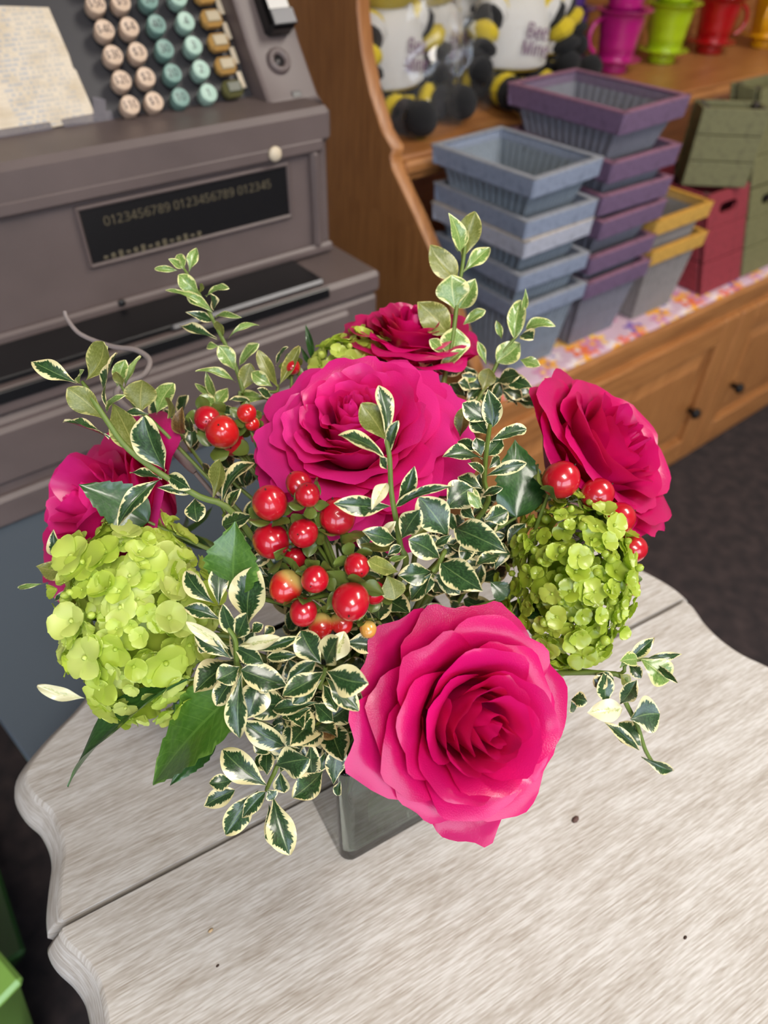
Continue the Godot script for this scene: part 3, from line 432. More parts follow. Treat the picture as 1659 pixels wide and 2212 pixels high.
 [0.0522,0.9342,-0.3417,0.043,0.9289,-0.3303,0.5628,0.6172,0.5499,0.0087,0.5,0],
 [0.0652,0.917,-0.3482,0.0553,0.9234,-0.3557,0.4029,0.8519,0.3345,0.0066,0.25,0],
 [0.0757,0.9236,-0.3485,0.0626,0.9357,-0.3516,0.45,0.839,0.3058,0.0112,0.8,0],
 [0.0589,0.9326,-0.355,0.0444,0.9308,-0.3498,-0.0335,0.9612,0.2739,0.0077,0.5,0],
 [0.0692,0.9245,-0.3489,0.0868,0.9235,-0.3547,-0.0638,0.9895,0.1299,0.0086,0.8,0],
 [0.0494,0.9292,-0.3405,0.0542,0.917,-0.3329,0.0786,0.9746,0.2097,0.0099,0.25,0],
 [0.0753,0.9264,-0.3492,0.0891,0.9315,-0.3427,-0.0091,0.7398,0.6728,0.0086,0.5,0],
 [0.0565,0.9391,-0.3475,0.0449,0.9319,-0.3368,-0.5435,0.5565,0.6284,0.009,0.8,0],
 [0.0643,0.9304,-0.3412,0.0565,0.9362,-0.3472,-0.242,0.7011,0.6708,0.0061,0.8,0],
 [0.0735,0.9342,-0.3581,0.0594,0.9324,-0.3508,0.046,0.9539,0.2967,0.0078,0.8,0],
 [0.0614,0.9215,-0.3478,0.0651,0.9302,-0.3602,-0.5079,0.8075,0.2998,0.0089,0.5,0],
 [0.0696,0.936,-0.349,0.0573,0.9419,-0.3456,-0.2482,0.9459,0.2089,0.0065,0.5,0],
 [0.0497,0.9283,-0.3417,0.048,0.9383,-0.3557,-0.5196,0.7076,0.4789,0.0105,0.8,0],
 [0.0635,0.9203,-0.3525,0.064,0.9264,-0.3643,0.5338,0.6849,0.4959,0.0066,0.5,0]]],
["variegated_sprig", "shaded leaves behind the left hydrangea and long sprig", 0.0012, [-0.1223,0.9243,-0.3269,-0.117,0.9206,-0.3234,-0.0565,0.8735,-0.2616,-0.007,0.835,-0.2111,-0.0009,0.765,-0.2033],
 [[-0.1081,0.9226,-0.3226,-0.1067,0.9164,-0.3111,0.2444,0.8452,0.4752,0.007,0.8,0],
 [-0.1187,0.9172,-0.3287,-0.105,0.9182,-0.323,0.3003,0.7015,0.6463,0.0071,0.8,0],
 [-0.1196,0.916,-0.3236,-0.1335,0.9142,-0.3183,-0.1001,0.9677,0.2313,0.0092,0.25,0],
 [-0.1129,0.9163,-0.3242,-0.1189,0.9154,-0.3114,-0.121,0.9753,0.1847,0.0079,0.8,0],
 [-0.1347,0.9064,-0.3319,-0.1211,0.8999,-0.3302,0.4054,0.7186,0.565,0.0088,0.25,0],
 [-0.1155,0.9141,-0.3272,-0.1272,0.9159,-0.3317,0.2416,0.8052,0.5416,0.0064,0.5,0],
 [-0.1169,0.9171,-0.3343,-0.1113,0.9341,-0.3362,-0.3529,0.8343,0.4236,0.0084,0.25,0],
 [-0.1165,0.9217,-0.3317,-0.1303,0.922,-0.333,-0.0775,0.9447,0.3186,0.007,0.5,0],
 [-0.1242,0.9147,-0.3165,-0.1307,0.9246,-0.3111,-0.4924,0.8065,0.3273,0.0059,0.25,0],
 [-0.125,0.9098,-0.3285,-0.1297,0.9214,-0.323,0.2737,0.7802,0.5625,0.0051,0.25,0],
 [-0.1244,0.9206,-0.3278,-0.13,0.9293,-0.3396,-0.3496,0.9068,0.2357,0.0097,0.8,0],
 [-0.1053,0.9156,-0.3276,-0.1095,0.9065,-0.3184,-0.181,0.9768,0.1145,0.0084,0.8,0]]],
]
var BIG_LEAVES := [
["bright green serrated leaf between the left hydrangea and the berries", [-0.0634,0.9276,-0.1991,-0.0608,0.9564,-0.2121,-0.1973,0.7314,0.6528,0.0246,0.3,6]],
["large green serrated leaf pointing down left over the table", [-0.068,0.8719,-0.1843,-0.1082,0.8266,-0.1628,-0.5047,0.7871,0.3547,0.0341,0.3,6]],
["long narrow green leaf stretching to the lower left over the table", [-0.088,0.8782,-0.188,-0.1468,0.8316,-0.1584,-0.1164,0.965,-0.2349,0.0168,0.5,5]],
["dark serrated leaf in front of the left rose", [-0.1108,0.9252,-0.243,-0.1389,0.9455,-0.2454,-0.1102,0.9124,0.3942,0.0213,0.3,5]],
["small dark leaf tip at the left side of the left hydrangea", [-0.1443,0.8833,-0.2181,-0.155,0.892,-0.2103,0.1708,0.8953,0.4113,0.0052,0.2,5]],
["pale cream leaf pointing left below the left hydrangea", [-0.152,0.8344,-0.2046,-0.1733,0.8462,-0.2038,0.0137,0.7123,0.7018,0.0067,0.2,4]],
["dark serrated leaf above the right hydrangea", [0.0643,0.9228,-0.2543,0.0637,0.9472,-0.2846,0.0931,0.8079,0.582,0.0252,0.2,5]],
["dark shaded leaf under the left hydrangea", [-0.0843,0.8549,-0.1948,-0.1025,0.8431,-0.1898,0.0093,0.7656,0.6433,0.0183,0.2,5]],
["small dark serrated leaf under the large green leaf", [-0.0818,0.8333,-0.1853,-0.1013,0.8228,-0.1646,0.2393,0.8456,0.4771,0.0119,0.2,5]],
["short dark leaf tip left of the large green leaf", [-0.0887,0.8445,-0.185,-0.097,0.8417,-0.1754,-0.1897,0.6827,0.7056,0.0106,0.2,5]],
["dark leaf below the right hydrangea rosette", [0.0604,0.8954,-0.227,0.0521,0.9007,-0.232,0.0729,0.714,0.6964,0.01,0.2,5]],
]
var BERRIES := [
["red berry cluster in the middle of the bouquet", [[-0.0475,0.9596,-0.2205,0.0075,-0.1329,0.9903,0.0401,0],
 [-0.0314,0.965,-0.2201,0.0052,-0.0149,0.9944,0.1049,0],
 [-0.0367,0.9603,-0.2321,0.0057,-0.5437,0.819,-0.1837,0],
 [-0.0199,0.9518,-0.2215,0.0079,-0.2273,0.8877,-0.4003,0],
 [-0.0333,0.9505,-0.2121,0.0063,-0.2411,0.6188,0.7476,0],
 [-0.0477,0.9437,-0.2141,0.0077,-0.8574,0.513,-0.0416,0],
 [-0.038,0.9342,-0.2134,0.0047,-0.9136,0.2607,0.3121,0],
 [-0.0275,0.941,-0.1951,0.0058,-0.1899,0.3132,0.9305,0],
 [-0.0105,0.9453,-0.1991,0.0054,0.4013,0.179,0.8983,0],
 [-0.0407,0.9311,-0.1996,0.0072,-0.5102,-0.2635,0.8187,1],
 [-0.0326,0.9264,-0.1898,0.0059,-0.18,-0.5693,0.8022,0],
 [-0.0126,0.9361,-0.1879,0.0079,-0.0363,0.1025,0.9941,0],
 [-0.0035,0.9268,-0.2011,0.0053,-0.1973,0.7314,0.6528,0],
 [-0.0258,0.916,-0.1911,0.0055,-0.0834,-0.4801,0.8732,1],
 [-0.0171,0.9156,-0.1934,0.0051,0.3513,-0.4174,0.8381,1],
 [-0.0056,0.9184,-0.1879,0.0037,0.0695,-0.506,0.8597,2]]],
["red berry cluster at the left edge of the central rose", [[-0.0896,0.9488,-0.2937,0.0067,0.1726,0.4076,0.8967,0],
 [-0.0809,0.9465,-0.2862,0.0085,-0.0065,0.8616,0.5076,1],
 [-0.0795,0.9356,-0.2924,0.0076,0.2265,0.2267,0.9473,0],
 [-0.069,0.9535,-0.2926,0.005,0.3259,0.784,0.5284,1],
 [-0.0669,0.9473,-0.2923,0.0038,-0.2867,0.3112,0.9061,1],
 [-0.0508,0.9546,-0.3345,0.0043,0.1992,0.4399,0.8757,0]]],
["red berries tucked between the right rose and the right hydrangea", [[0.0823,0.9449,-0.2574,0.0089,0.6023,0.7502,-0.2729,0],
 [0.1005,0.9376,-0.2561,0.0079,0.7795,0.5823,-0.2306,0],
 [0.1106,0.9293,-0.2484,0.0081,0.8627,0.4829,-0.1498,0],
 [0.1189,0.9161,-0.2416,0.0071,0.9601,0.2679,0.08,0],
 [0.1167,0.904,-0.2386,0.006,0.2224,0.318,0.9216,0],
 [0.1228,0.8936,-0.2372,0.0047,0.1827,0.2976,0.937,0]]],
]


# ---------------------------------------------------------------- helpers
func numbered(called: String) -> String:
	var n: int = taken.get(called, 0)
	taken[called] = n + 1
	return called if n == 0 else "%s_%03d" % [called, n]

func tag(o: Node3D, label: String, category: String, group := "") -> void:
	o.set_meta("label", label)
	o.set_meta("category", category)
	if group != "":
		o.set_meta("group", group)

func thing(called: String, label: String, category: String, xf := Transform3D(), group := "") -> Node3D:
	var o := Node3D.new()
	o.name = numbered(called)
	add_child(o)
	o.transform = xf
	tag(o, label, category, group)
	return o

func part(called: String, mesh: Mesh, mat: Material, parent: Node3D, xf := Transform3D()) -> MeshInstance3D:
	var o := MeshInstance3D.new()
	o.name = called
	o.mesh = mesh
	o.material_override = mat
	o.transform = xf
	parent.add_child(o, true)
	return o

func struct(called: String, mesh: Mesh, mat: Material, xf := Transform3D()) -> MeshInstance3D:
	var o := part(called, mesh, mat, self, xf)
	o.set_meta("kind", "structure")
	return o

func at(x: float, y: float, z: float, yaw := 0.0) -> Transform3D:
	return Transform3D(Basis(Vector3.UP, yaw), Vector3(x, y, z))

func mat(called: String, color: Color, rough := 0.6, opts := {}) -> StandardMaterial3D:
	var m := StandardMaterial3D.new()
	m.resource_name = called
	m.albedo_color = color
	m.roughness = rough
	m.cull_mode = BaseMaterial3D.CULL_DISABLED
	for k in opts:
		m.set(k, opts[k])
	M[called] = m
	return m

func make(pos: PackedVector3Array, idx: PackedInt32Array, uv := PackedVector2Array(), col := PackedColorArray()) -> ArrayMesh:
	var nrm := PackedVector3Array()
	nrm.resize(pos.size())
	for i in range(0, idx.size(), 3):
		var n := (pos[idx[i + 2]] - pos[idx[i]]).cross(pos[idx[i + 1]] - pos[idx[i]])
		nrm[idx[i]] += n
		nrm[idx[i + 1]] += n
		nrm[idx[i + 2]] += n
	for i in nrm.size():
		nrm[i] = nrm[i].normalized() if nrm[i].length_squared() > 1e-30 else Vector3.UP
	var a := []
	a.resize(Mesh.ARRAY_MAX)
	a[Mesh.ARRAY_VERTEX] = pos
	a[Mesh.ARRAY_NORMAL] = nrm
	a[Mesh.ARRAY_INDEX] = idx
	if uv.size():
		a[Mesh.ARRAY_TEX_UV] = uv
	if col.size():
		a[Mesh.ARRAY_COLOR] = col
	var m := ArrayMesh.new()
	m.add_surface_from_arrays(Mesh.PRIMITIVE_TRIANGLES, a)
	return m

func grid_index(nu: int, nv: int, base := 0) -> PackedInt32Array:
	var idx := PackedInt32Array()
	for j in nv:
		for i in nu:
			var a := base + j * (nu + 1) + i
			idx.append_array([a, a + nu + 1, a + 1, a + 1, a + nu + 1, a + nu + 2])
	return idx

func flipped(idx: PackedInt32Array) -> PackedInt32Array:
	var o := idx.duplicate()
	o.reverse()
	return o

# a box with chamfered edges; uv in metres with the grain along its longest side
func box(size: Vector3, bevel := 0.002) -> ArrayMesh:
	var key := "box%s%s" % [size, bevel]
	if cache.has(key):
		return cache[key]
	var h := size * 0.5
	var b := minf(bevel, minf(h.x, minf(h.y, h.z)) * 0.9)
	var pos := PackedVector3Array()
	var uv := PackedVector2Array()
	var idx := PackedInt32Array()
	var long := size.max_axis_index()
	var faces := []
	for ax in 3:
		for s in [-1.0, 1.0]:
			var u := (ax + 1) % 3
			var v := (ax + 2) % 3
			var q := []
			for c in [[-1, -1], [1, -1], [1, 1], [-1, 1]]:
				var p := Vector3.ZERO
				p[ax] = s * h[ax]
				p[u] = c[0] * (h[u] - b)
				p[v] = c[1] * (h[v] - b)
				q.append(p)
			faces.append(q)
	for ax in 3:
		var u := (ax + 1) % 3
		var v := (ax + 2) % 3
		for su in [-1.0, 1.0]:
			for sv in [-1.0, 1.0]:
				var q := []
				for c in [[-1, 0], [1, 0], [1, 1], [-1, 1]]:
					var p := Vector3.ZERO
					p[ax] = c[0] * (h[ax] - b)
					p[u] = su * (h[u] - (b if c[1] == 0 else 0.0))
					p[v] = sv * (h[v] - (0.0 if c[1] == 0 else b))
					q.append(p)
				faces.append(q)
	for sx in [-1.0, 1.0]:
		for sy in [-1.0, 1.0]:
			for sz in [-1.0, 1.0]:
				faces.append([Vector3(sx * h.x, sy * (h.y - b), sz * (h.z - b)), Vector3(sx * (h.x - b), sy * h.y, sz * (h.z - b)), Vector3(sx * (h.x - b), sy * (h.y - b), sz * h.z)])
	for q in faces:
		var n: Vector3 = (q[2] - q[0]).cross(q[1] - q[0])
		var mid: Vector3 = (q[0] + q[1] + q[2]) / 3.0
		if n.dot(mid) < 0:
			q.reverse()
			n = -n
		var ax := n.abs().max_axis_index()
		var st := pos.size()
		for p in q:
			pos.append(p)
			var other := 0.0
			for k in 3:
				if k != ax and k != long:
					other += p[k]
			if ax == long:
				uv.append(Vector2(p[(ax + 1) % 3], p[(ax + 2) % 3]))
			else:
				uv.append(Vector2(p[long], other + h[ax] * 0.7))
		idx.append_array([st, st + 1, st + 2])
		if q.size() == 4:
			idx.append_array([st, st + 2, st + 3])
	cache[key] = make(pos, idx, uv)
	return cache[key]

# profile of (radius, height) points turned round y
func lathe(profile: Array, n := 24, squash := 1.0) -> ArrayMesh:
	var pos := PackedVector3Array()
	var uv := PackedVector2Array()
	for j in profile.size():
		for i in n + 1:
			var a := TAU * i / n
			pos.append(Vector3(cos(a) * profile[j].x, profile[j].y, sin(a) * profile[j].x * squash))
			uv.append(Vector2(float(i) / n, float(j) / profile.size()))
	return weld_seam(pos, grid_index(n, profile.size() - 1), uv, n, profile.size())

func weld_seam(pos: PackedVector3Array, idx: PackedInt32Array, uv: PackedVector2Array, n: int, rows: int) -> ArrayMesh:
	var m := make(pos, idx, uv)
	var a := m.surface_get_arrays(0)
	var nr: PackedVector3Array = a[Mesh.ARRAY_NORMAL]
	for j in rows:
		var s := (nr[j * (n + 1)] + nr[j * (n + 1) + n]).normalized()
		nr[j * (n + 1)] = s
		nr[j * (n + 1) + n] = s
	a[Mesh.ARRAY_NORMAL] = nr
	var o := ArrayMesh.new()
	o.add_surface_from_arrays(Mesh.PRIMITIVE_TRIANGLES, a)
	return o

func smooth_line(pts: Array, steps := 5) -> Array:
	var out := []
	for i in pts.size() - 1:
		var p0: Vector3 = pts[maxi(i - 1, 0)]
		var p3: Vector3 = pts[mini(i + 2, pts.size() - 1)]
		for k in steps:
			out.append((pts[i] as Vector3).cubic_interpolate(pts[i + 1], p0, p3, float(k) / steps))
	out.append(pts[-1])
	return out

func tube(pts: Array, r0: float, r1: float, n := 7) -> ArrayMesh:
	var pos := PackedVector3Array()
	var uv := PackedVector2Array()
	var side := Vector3.ZERO
	var count := pts.size()
	for j in count:
		var d: Vector3 = (pts[mini(j + 1, count - 1)] - pts[maxi(j - 1, 0)]).normalized()
		if side == Vector3.ZERO:
			side = d.cross(Vector3.UP if absf(d.y) < 0.9 else Vector3.RIGHT).normalized()
		side = (side - d * side.dot(d)).normalized()
		var other := d.cross(side)
		var r := lerpf(r0, r1, float(j) / (count - 1))
		if j == 0 or j == count - 1:
			r *= 0.6
		for i in n + 1:
			var a := TAU * i / n
			pos.append(pts[j] + (side * cos(a) + other * sin(a)) * r)
			uv.append(Vector2(float(i) / n, float(j) / count))
	return make(pos, grid_index(n, count - 1), uv)

# a flat outline (x, z) swept down a profile of (outward offset, height); flare scales the offset point by point
func slab(poly: PackedVector2Array, rings: Array, flare := PackedFloat32Array(), axes := Transform2D(), edge_from := 99) -> ArrayMesh:
	if not Geometry2D.is_polygon_clockwise(poly):
		poly.reverse()
		flare.reverse()
	var n := poly.size()
	var pos := PackedVector3Array()
	var uv := PackedVector2Array()
	var idx := PackedInt32Array()
	var outward := []
	for i in n:
		var t := (poly[(i + 1) % n] - poly[(i + n - 1) % n]).normalized()
		var nn := Vector2(t.y, -t.x)
		if Geometry2D.is_point_in_polygon(poly[i] + nn * 1e-4, poly):
			nn = -nn
		outward.append(nn * (flare[i] if flare.size() else 1.0))
	if edge_from < rings.size():
		rings = rings.duplicate()
		rings.insert(edge_from, rings[edge_from])
	var ring_at := -1
	for r in rings:
		ring_at += 1
		var gone := 0.0
		for i in n + 1:
			var p: Vector2 = poly[i % n] + outward[i % n] * r.x
			pos.append(Vector3(p.x, r.y, p.y))
			gone += poly[i % n].distance_to(poly[(i + n - 1) % n])
			var q := axes * p
			uv.append(Vector2(q.x, q.y + r.y) if ring_at <= edge_from else Vector2(fposmod(gone, 0.55), 0.1 + r.y - r.x * 0.5))
	idx = grid_index(n, rings.size() - 1)
	var probe := (pos[idx[2]] - pos[idx[0]]).cross(pos[idx[1]] - pos[idx[0]])
	var k := (rings.size() - 1) / 2 * n * 6
	probe = (pos[idx[k + 2]] - pos[idx[k]]).cross(pos[idx[k + 1]] - pos[idx[k]])
	if probe.dot(Vector3(outward[0].x, 0, outward[0].y)) < 0:
		for i in range(0, idx.size(), 3):
			var s := idx[i + 1]
			idx[i + 1] = idx[i + 2]
			idx[i + 2] = s
	for top in [0, rings.size() - 1]:
		var ring := PackedVector2Array()
		for i in n:
			ring.append(poly[i] + outward[i] * rings[top].x)
		var tri := Geometry2D.triangulate_polygon(ring)
		var st := pos.size()
		for p in ring:
			pos.append(Vector3(p.x, rings[top].y, p.y))
			uv.append(axes * p)
		for i in range(0, tri.size(), 3):
			var f := [st + tri[i], st + tri[i + 1], st + tri[i + 2]]
			var nn := (pos[f[2]] - pos[f[0]]).cross(pos[f[1]] - pos[f[0]])
			if (nn.y < 0) == (top == 0):
				f = [f[0], f[2], f[1]]
			idx.append_array(f)
	return make(pos, idx, uv)

func blob(pts: Array, steps := 6) -> PackedVector2Array:
	var out := PackedVector2Array()
	var n := pts.size()
	for i in n:
		for k in steps:
			out.append((pts[i] as Vector2).cubic_interpolate(pts[(i + 1) % n], pts[(i + n - 1) % n], pts[(i + 2) % n], float(k) / steps))
	return out

func noise(freq: float, sd: int, oct := 3) -> FastNoiseLite:
	var f := FastNoiseLite.new()
	f.seed = sd
	f.frequency = freq
	f.noise_type = FastNoiseLite.TYPE_SIMPLEX_SMOOTH
	f.fractal_octaves = oct
	return f

func tex_of(im: Image) -> ImageTexture:
	return ImageTexture.create_from_image(im)

func noise_tex(freq: float, sd: int, colors: Array, size := 256, oct := 4) -> NoiseTexture2D:
	var t := NoiseTexture2D.new()
	t.width = size
	t.height = size
	t.seamless = true
	t.noise = noise(freq, sd, oct)
	var g := Gradient.new()
	g.offsets = PackedFloat32Array()
	var off := PackedFloat32Array()
	var cols := PackedColorArray()
	for i in colors.size():
		off.append(float(i) / (colors.size() - 1))
		cols.append(colors[i])
	g.offsets = off
	g.colors = cols
	t.color_ramp = g
	return t

func bump_tex(freq: float, sd: int, strength := 4.0, size := 256) -> NoiseTexture2D:
	var t := NoiseTexture2D.new()
	t.width = size
	t.height = size
	t.seamless = true
	t.as_normal_map = true
	t.bump_strength = strength
	t.noise = noise(freq, sd, 3)
	return t

func grain_image(w: int, h: int, sd: int, base: Color, dark: Color, along: float, across: float, contrast: float, patch: float) -> Image:
	var im := Image.create(w, h, false, Image.FORMAT_RGB8)
	var n1 := noise(1.0, sd, 2)
	var n2 := noise(1.0, sd + 7, 2)
	for y in h:
		for x in w:
			var s := n1.get_noise_2d(x * along, y * across)
			var p := n2.get_noise_2d(x * along * 0.5, y * across * 0.07)
			var f := n2.get_noise_2d(x * along * 3.5, y * across * 1.6 + 40.0)
			var k := clampf(0.28 + contrast * s + patch * p + contrast * 0.7 * f, 0.0, 1.0)
			im.set_pixel(x, y, base.lerp(dark, k))
	return im

# ---------------------------------------------------------------- leaves
func leaf_image(kind: int, sd: int) -> Image:
	var w := 128
	var h := 256
	var im := Image.create(w, h, false, Image.FORMAT_RGB8)
	var n1 := noise(0.035, sd, 3)
	var n2 := noise(0.012, sd + 3, 2)
	var n3 := noise(0.09, sd + 9, 2)
	var deep: Color = [Color(0.11, 0.22, 0.10), Color(0.40, 0.53, 0.23), Color(0.44, 0.47, 0.20), Color(0.33, 0.24, 0.12), Color(0.82, 0.80, 0.58), Color(0.14, 0.29, 0.12), Color(0.25, 0.41, 0.12)][kind]
	var mid: Color = [Color(0.22, 0.35, 0.18), Color(0.55, 0.64, 0.36), Color(0.53, 0.55, 0.29), Color(0.45, 0.34, 0.17), Color(0.60, 0.66, 0.38), Color(0.20, 0.36, 0.15), Color(0.31, 0.47, 0.16)][kind]
	var rim: Color = [Color(0.87, 0.83, 0.62), Color(0.84, 0.84, 0.58), Color(0.70, 0.68, 0.40), Color(0.52, 0.42, 0.24), Color(0.88, 0.86, 0.70), Color(0.24, 0.40, 0.19), Color(0.40, 0.55, 0.23)][kind]
	for y in h:
		var v := float(y) / h
		for x in w:
			var u := absf(2.0 * x / w - 1.0)
			var side := 1.0 if x * 2 > w else -1.0
			var flow := v * h - u * 45.0
			var jag := n1.get_noise_2d(side * 60.0 + u * 10.0, flow * 1.7)
			var wide := n2.get_noise_2d(side * 200.0, v * h)
			var edge := 0.74 + 0.20 * jag + 0.26 * wide - 0.42 * pow(maxf(v - 0.72, 0.0) / 0.28, 2.0) - 0.18 * pow(maxf(0.18 - v, 0.0) / 0.18, 2.0)
			if kind == 0:
				edge += [0.0, 0.07, -0.09, 0.02][sd / 5 % 4]
			if kind == 1:
				edge += 0.02
			elif kind == 2:
				edge += 0.14
			elif kind == 4:
				edge -= 0.55
			elif kind >= 5:
				edge += 0.3
			var c: Color = deep.lerp(mid, clampf(0.35 + 0.9 * n3.get_noise_2d(x, flow * 0.6) + 0.5 * wide, 0.0, 1.0))
			c = c.lerp(rim, smoothstep(edge - 0.05, edge + 0.07, u))
			if u < 0.045:
				c = c.lerp(rim if kind != 0 else Color(0.50, 0.58, 0.34), 0.6)
			if kind >= 5:
				var vein := absf(fposmod(flow / 30.0, 1.0) - 0.5)
				if vein < 0.035:
					c = c.lerp(rim, 0.45)
			im.set_pixel(x, h - 1 - y, c)
	return im

# unit leaf: base at the origin, tip at +y, upper face to +z. shape 0 spoon, 1 lance, 2 serrated
func leaf_mesh(shape: int, bend: float, variant: int) -> ArrayMesh:
	var key := "leaf%d_%.2f_%d" % [shape, bend, variant]
	if cache.has(key):
		return cache[key]
	var r := RandomNumberGenerator.new()
	r.seed = hash(key)
	var nu := 8
	var nv := 14 if shape < 2 else 30
	var wave := r.randf_range(0.02, 0.05)
	var ph := r.randf() * TAU
	var fold := r.randf_range(0.10, 0.26)
	var twist := r.randf_range(-0.35, 0.35)
	var sway := r.randf_range(-0.10, 0.10)
	var spine := []
	var p := Vector2.ZERO
	for j in nv + 1:
		spine.append(p)
		var a := bend * (float(j) / nv - 0.35) * 1.2
		p += Vector2(cos(a), -sin(a)) / nv
	var tip: Vector2 = spine[nv]
	var k := 1.0 / tip.length()
	var rot := -tip.angle()
	var pos := PackedVector3Array()
	var uv := PackedVector2Array()
	for j in nv + 1:
		var t := float(j) / nv
		var q: Vector2 = (spine[j] as Vector2).rotated(rot) * k
		var wd := 0.0
		if shape == 0:
			wd = 0.5 * pow(sin(PI * pow(t, 1.25) * 0.985 + 0.012), 0.72) * (0.55 + 0.45 * smoothstep(0.0, 0.5, t)) / 0.93
		elif shape == 1:
			wd = 0.5 * pow(maxf(sin(PI * pow(t, 0.82)), 0.0), 0.95) + 0.01
		else:
			wd = 0.5 * pow(maxf(sin(PI * pow(t, 0.66)), 0.0), 0.95)
			wd *= 1.0 + 0.13 * (fposmod(-j, 4.0) / 3.0 - 0.6) * (1.0 if t > 0.2 else 0.0)
		wd = maxf(wd, 0.012)
		for i in nu + 1:
			var u := 2.0 * i / nu - 1.0
			var x := u * wd
			var z := fold * absf(x) * 0.9 + wave * sin(t * 9.0 + ph + u * 1.5) * u * u + twist * x * (t - 0.4)
			pos.append(Vector3(x + sway * sin(PI * t), q.x, q.y + z))
			uv.append(Vector2(u * 0.5 + 0.5, 1.0 - t))
	cache[key] = make(pos, grid_index(nu, nv), uv)
	return cache[key]

func leaf_frame(d: Array) -> Transform3D:
	var b := Vector3(d[0], d[1], d[2])
	var t := Vector3(d[3], d[4], d[5])
	var n := Vector3(d[6], d[7], d[8])
	var y := t - b
	var yn := y.normalized()
	var x := yn.cross(n).normalized()
	var z := x.cross(yn)
	return Transform3D(Basis(x * d[9], y, z * y.length()), b)

func add_leaf(parent: Node3D, d: Array, called := "leaf") -> void:
	var kind := int(d[11])
	var shape := 0
	if kind >= 5:
		shape = 2 if d[9] > 0.28 * Vector3(d[3] - d[0], d[4] - d[1], d[5] - d[2]).length() else 1
	elif kind == 3 or rnd.randf() < 0.28:
		shape = 1
	var bend := snappedf(d[10], 0.25)
	var o := part(called, leaf_mesh(shape, bend, rnd.randi() % 3), leaf_mat(kind), parent, parent.transform.affine_inverse() * leaf_frame(d))
	if kind == 3:
		o.set_meta("label", "dry brown leaf")

func leaf_mat(kind: int) -> Material:
	var pool: Array = M["leaf%d" % kind]
	return pool[rnd.randi() % pool.size()]

func sprig(called: String, label: String, r: float, pts: Array, leaves: Array) -> void:
	var line := []
	for i in range(0, pts.size(), 3):
		line.append(Vector3(pts[i], pts[i + 1], pts[i + 2]))
	var base: Vector3 = line[-1]
	var t := thing(called, label, "greenery", Transform3D(Basis(), base), "variegated greenery sprigs")
	var local := []
	for p in line:
		local.append(p - base)
	part("stem", tube(smooth_line(local, 4), r * 0.7, r * 1.2, 6), M.stem, t)
	for l in leaves:
		add_leaf(t, l)

# ---------------------------------------------------------------- roses
# rose axes: y out of the flower's face. One petal: angle th, half width w (radians), rim radius R at height H,
# a0/a1/a2: lean of the petal from upright at base, middle and rim (degrees)
func petal_mesh(th: float, w: float, R: float, H: float, a0: float, a1: float, a2: float, spiral: float, point: float, ruffle: float, sd: int, nu := 18, nv := 13) -> ArrayMesh:
	var n1 := noise(1.0, sd, 1)
	var pos := PackedVector3Array()
	var uv := PackedVector2Array()
	var cols := []
	var notch := n1.get_noise_1d(77.0) * 0.05
	for i in nu + 1:
		var u := 2.0 * i / nu - 1.0
		var au := absf(u)
		var roll := a2 + 28.0 * pow(au, 2.0) * clampf(a2 / 60.0, 0.0, 1.0) + 16.0 * n1.get_noise_1d(u * 0.8 + 9.0)
		var prof := []
		var r := 0.0
		var y := 0.0
		var fine := nv * 2
		for j in fine + 1:
			var s := float(j) / fine
			prof.append(Vector2(r, y))
			var a := lerpf(a0, a1, smoothstep(0.0, 0.6, s))
			a = lerpf(a, roll, pow(smoothstep(0.62, 1.08, s), 1.3))
			r += sin(deg_to_rad(a)) / fine
			y += cos(deg_to_rad(a)) / fine
		cols.append(prof)
	var ref: Vector2 = cols[nu / 2][int(nv * 2 * 0.8)]
	var kr := (R - 0.0015) / maxf(ref.x, 0.05)
	var ky := H / maxf(ref.y, 0.05)
	for j in nv + 1:
		var v := float(j) / nv
		for i in nu + 1:
			var u := 2.0 * i / nu - 1.0
			var au := absf(u)
			var reach := 1.0 - 0.34 * pow(au, 3.2) + point * exp(-pow((u - notch * 3.0) / 0.16, 2.0)) + ruffle * 0.045 * n1.get_noise_1d(u * 1.9 + 30.0)
			var s := clampf(v * reach, 0.0, 1.0) * nv * 2
			var k := mini(int(s), nv * 2 - 1)
			var q: Vector2 = (cols[i][k] as Vector2).lerp(cols[i][k + 1], s - k)
			var over := maxf(v * reach - 1.0, 0.0)
			var wv := w * (0.42 + 0.58 * smoothstep(0.0, 0.55, v)) * (1.0 - 0.06 * v)
			var phi := th + u * wv
			var rr := 0.0015 + q.x * kr + spiral * u * smoothstep(0.1, 0.7, v)
			var yy := q.y * ky
			var wob := n1.get_noise_2d(u * 0.9 + 4.0, v * 0.8) * 0.07 * R * smoothstep(0.2, 1.0, v)
			wob += ruffle * n1.get_noise_2d(u * 2.2, v * 1.0 + 20.0) * 0.0017 * pow(v, 4.0)
			rr = maxf(rr + wob * 0.8 + over * R * 0.8, 0.0003)
			yy += n1.get_noise_2d(u * 1.0 + 50.0, v * 0.8) * 0.06 * H * pow(v, 2.0) - over * H * 0.25
			pos.append(Vector3(cos(phi) * rr, yy, sin(phi) * rr))
			uv.append(Vector2(u * 0.5 + 0.5, v))
	return make(pos, grid_index(nu, nv), uv)

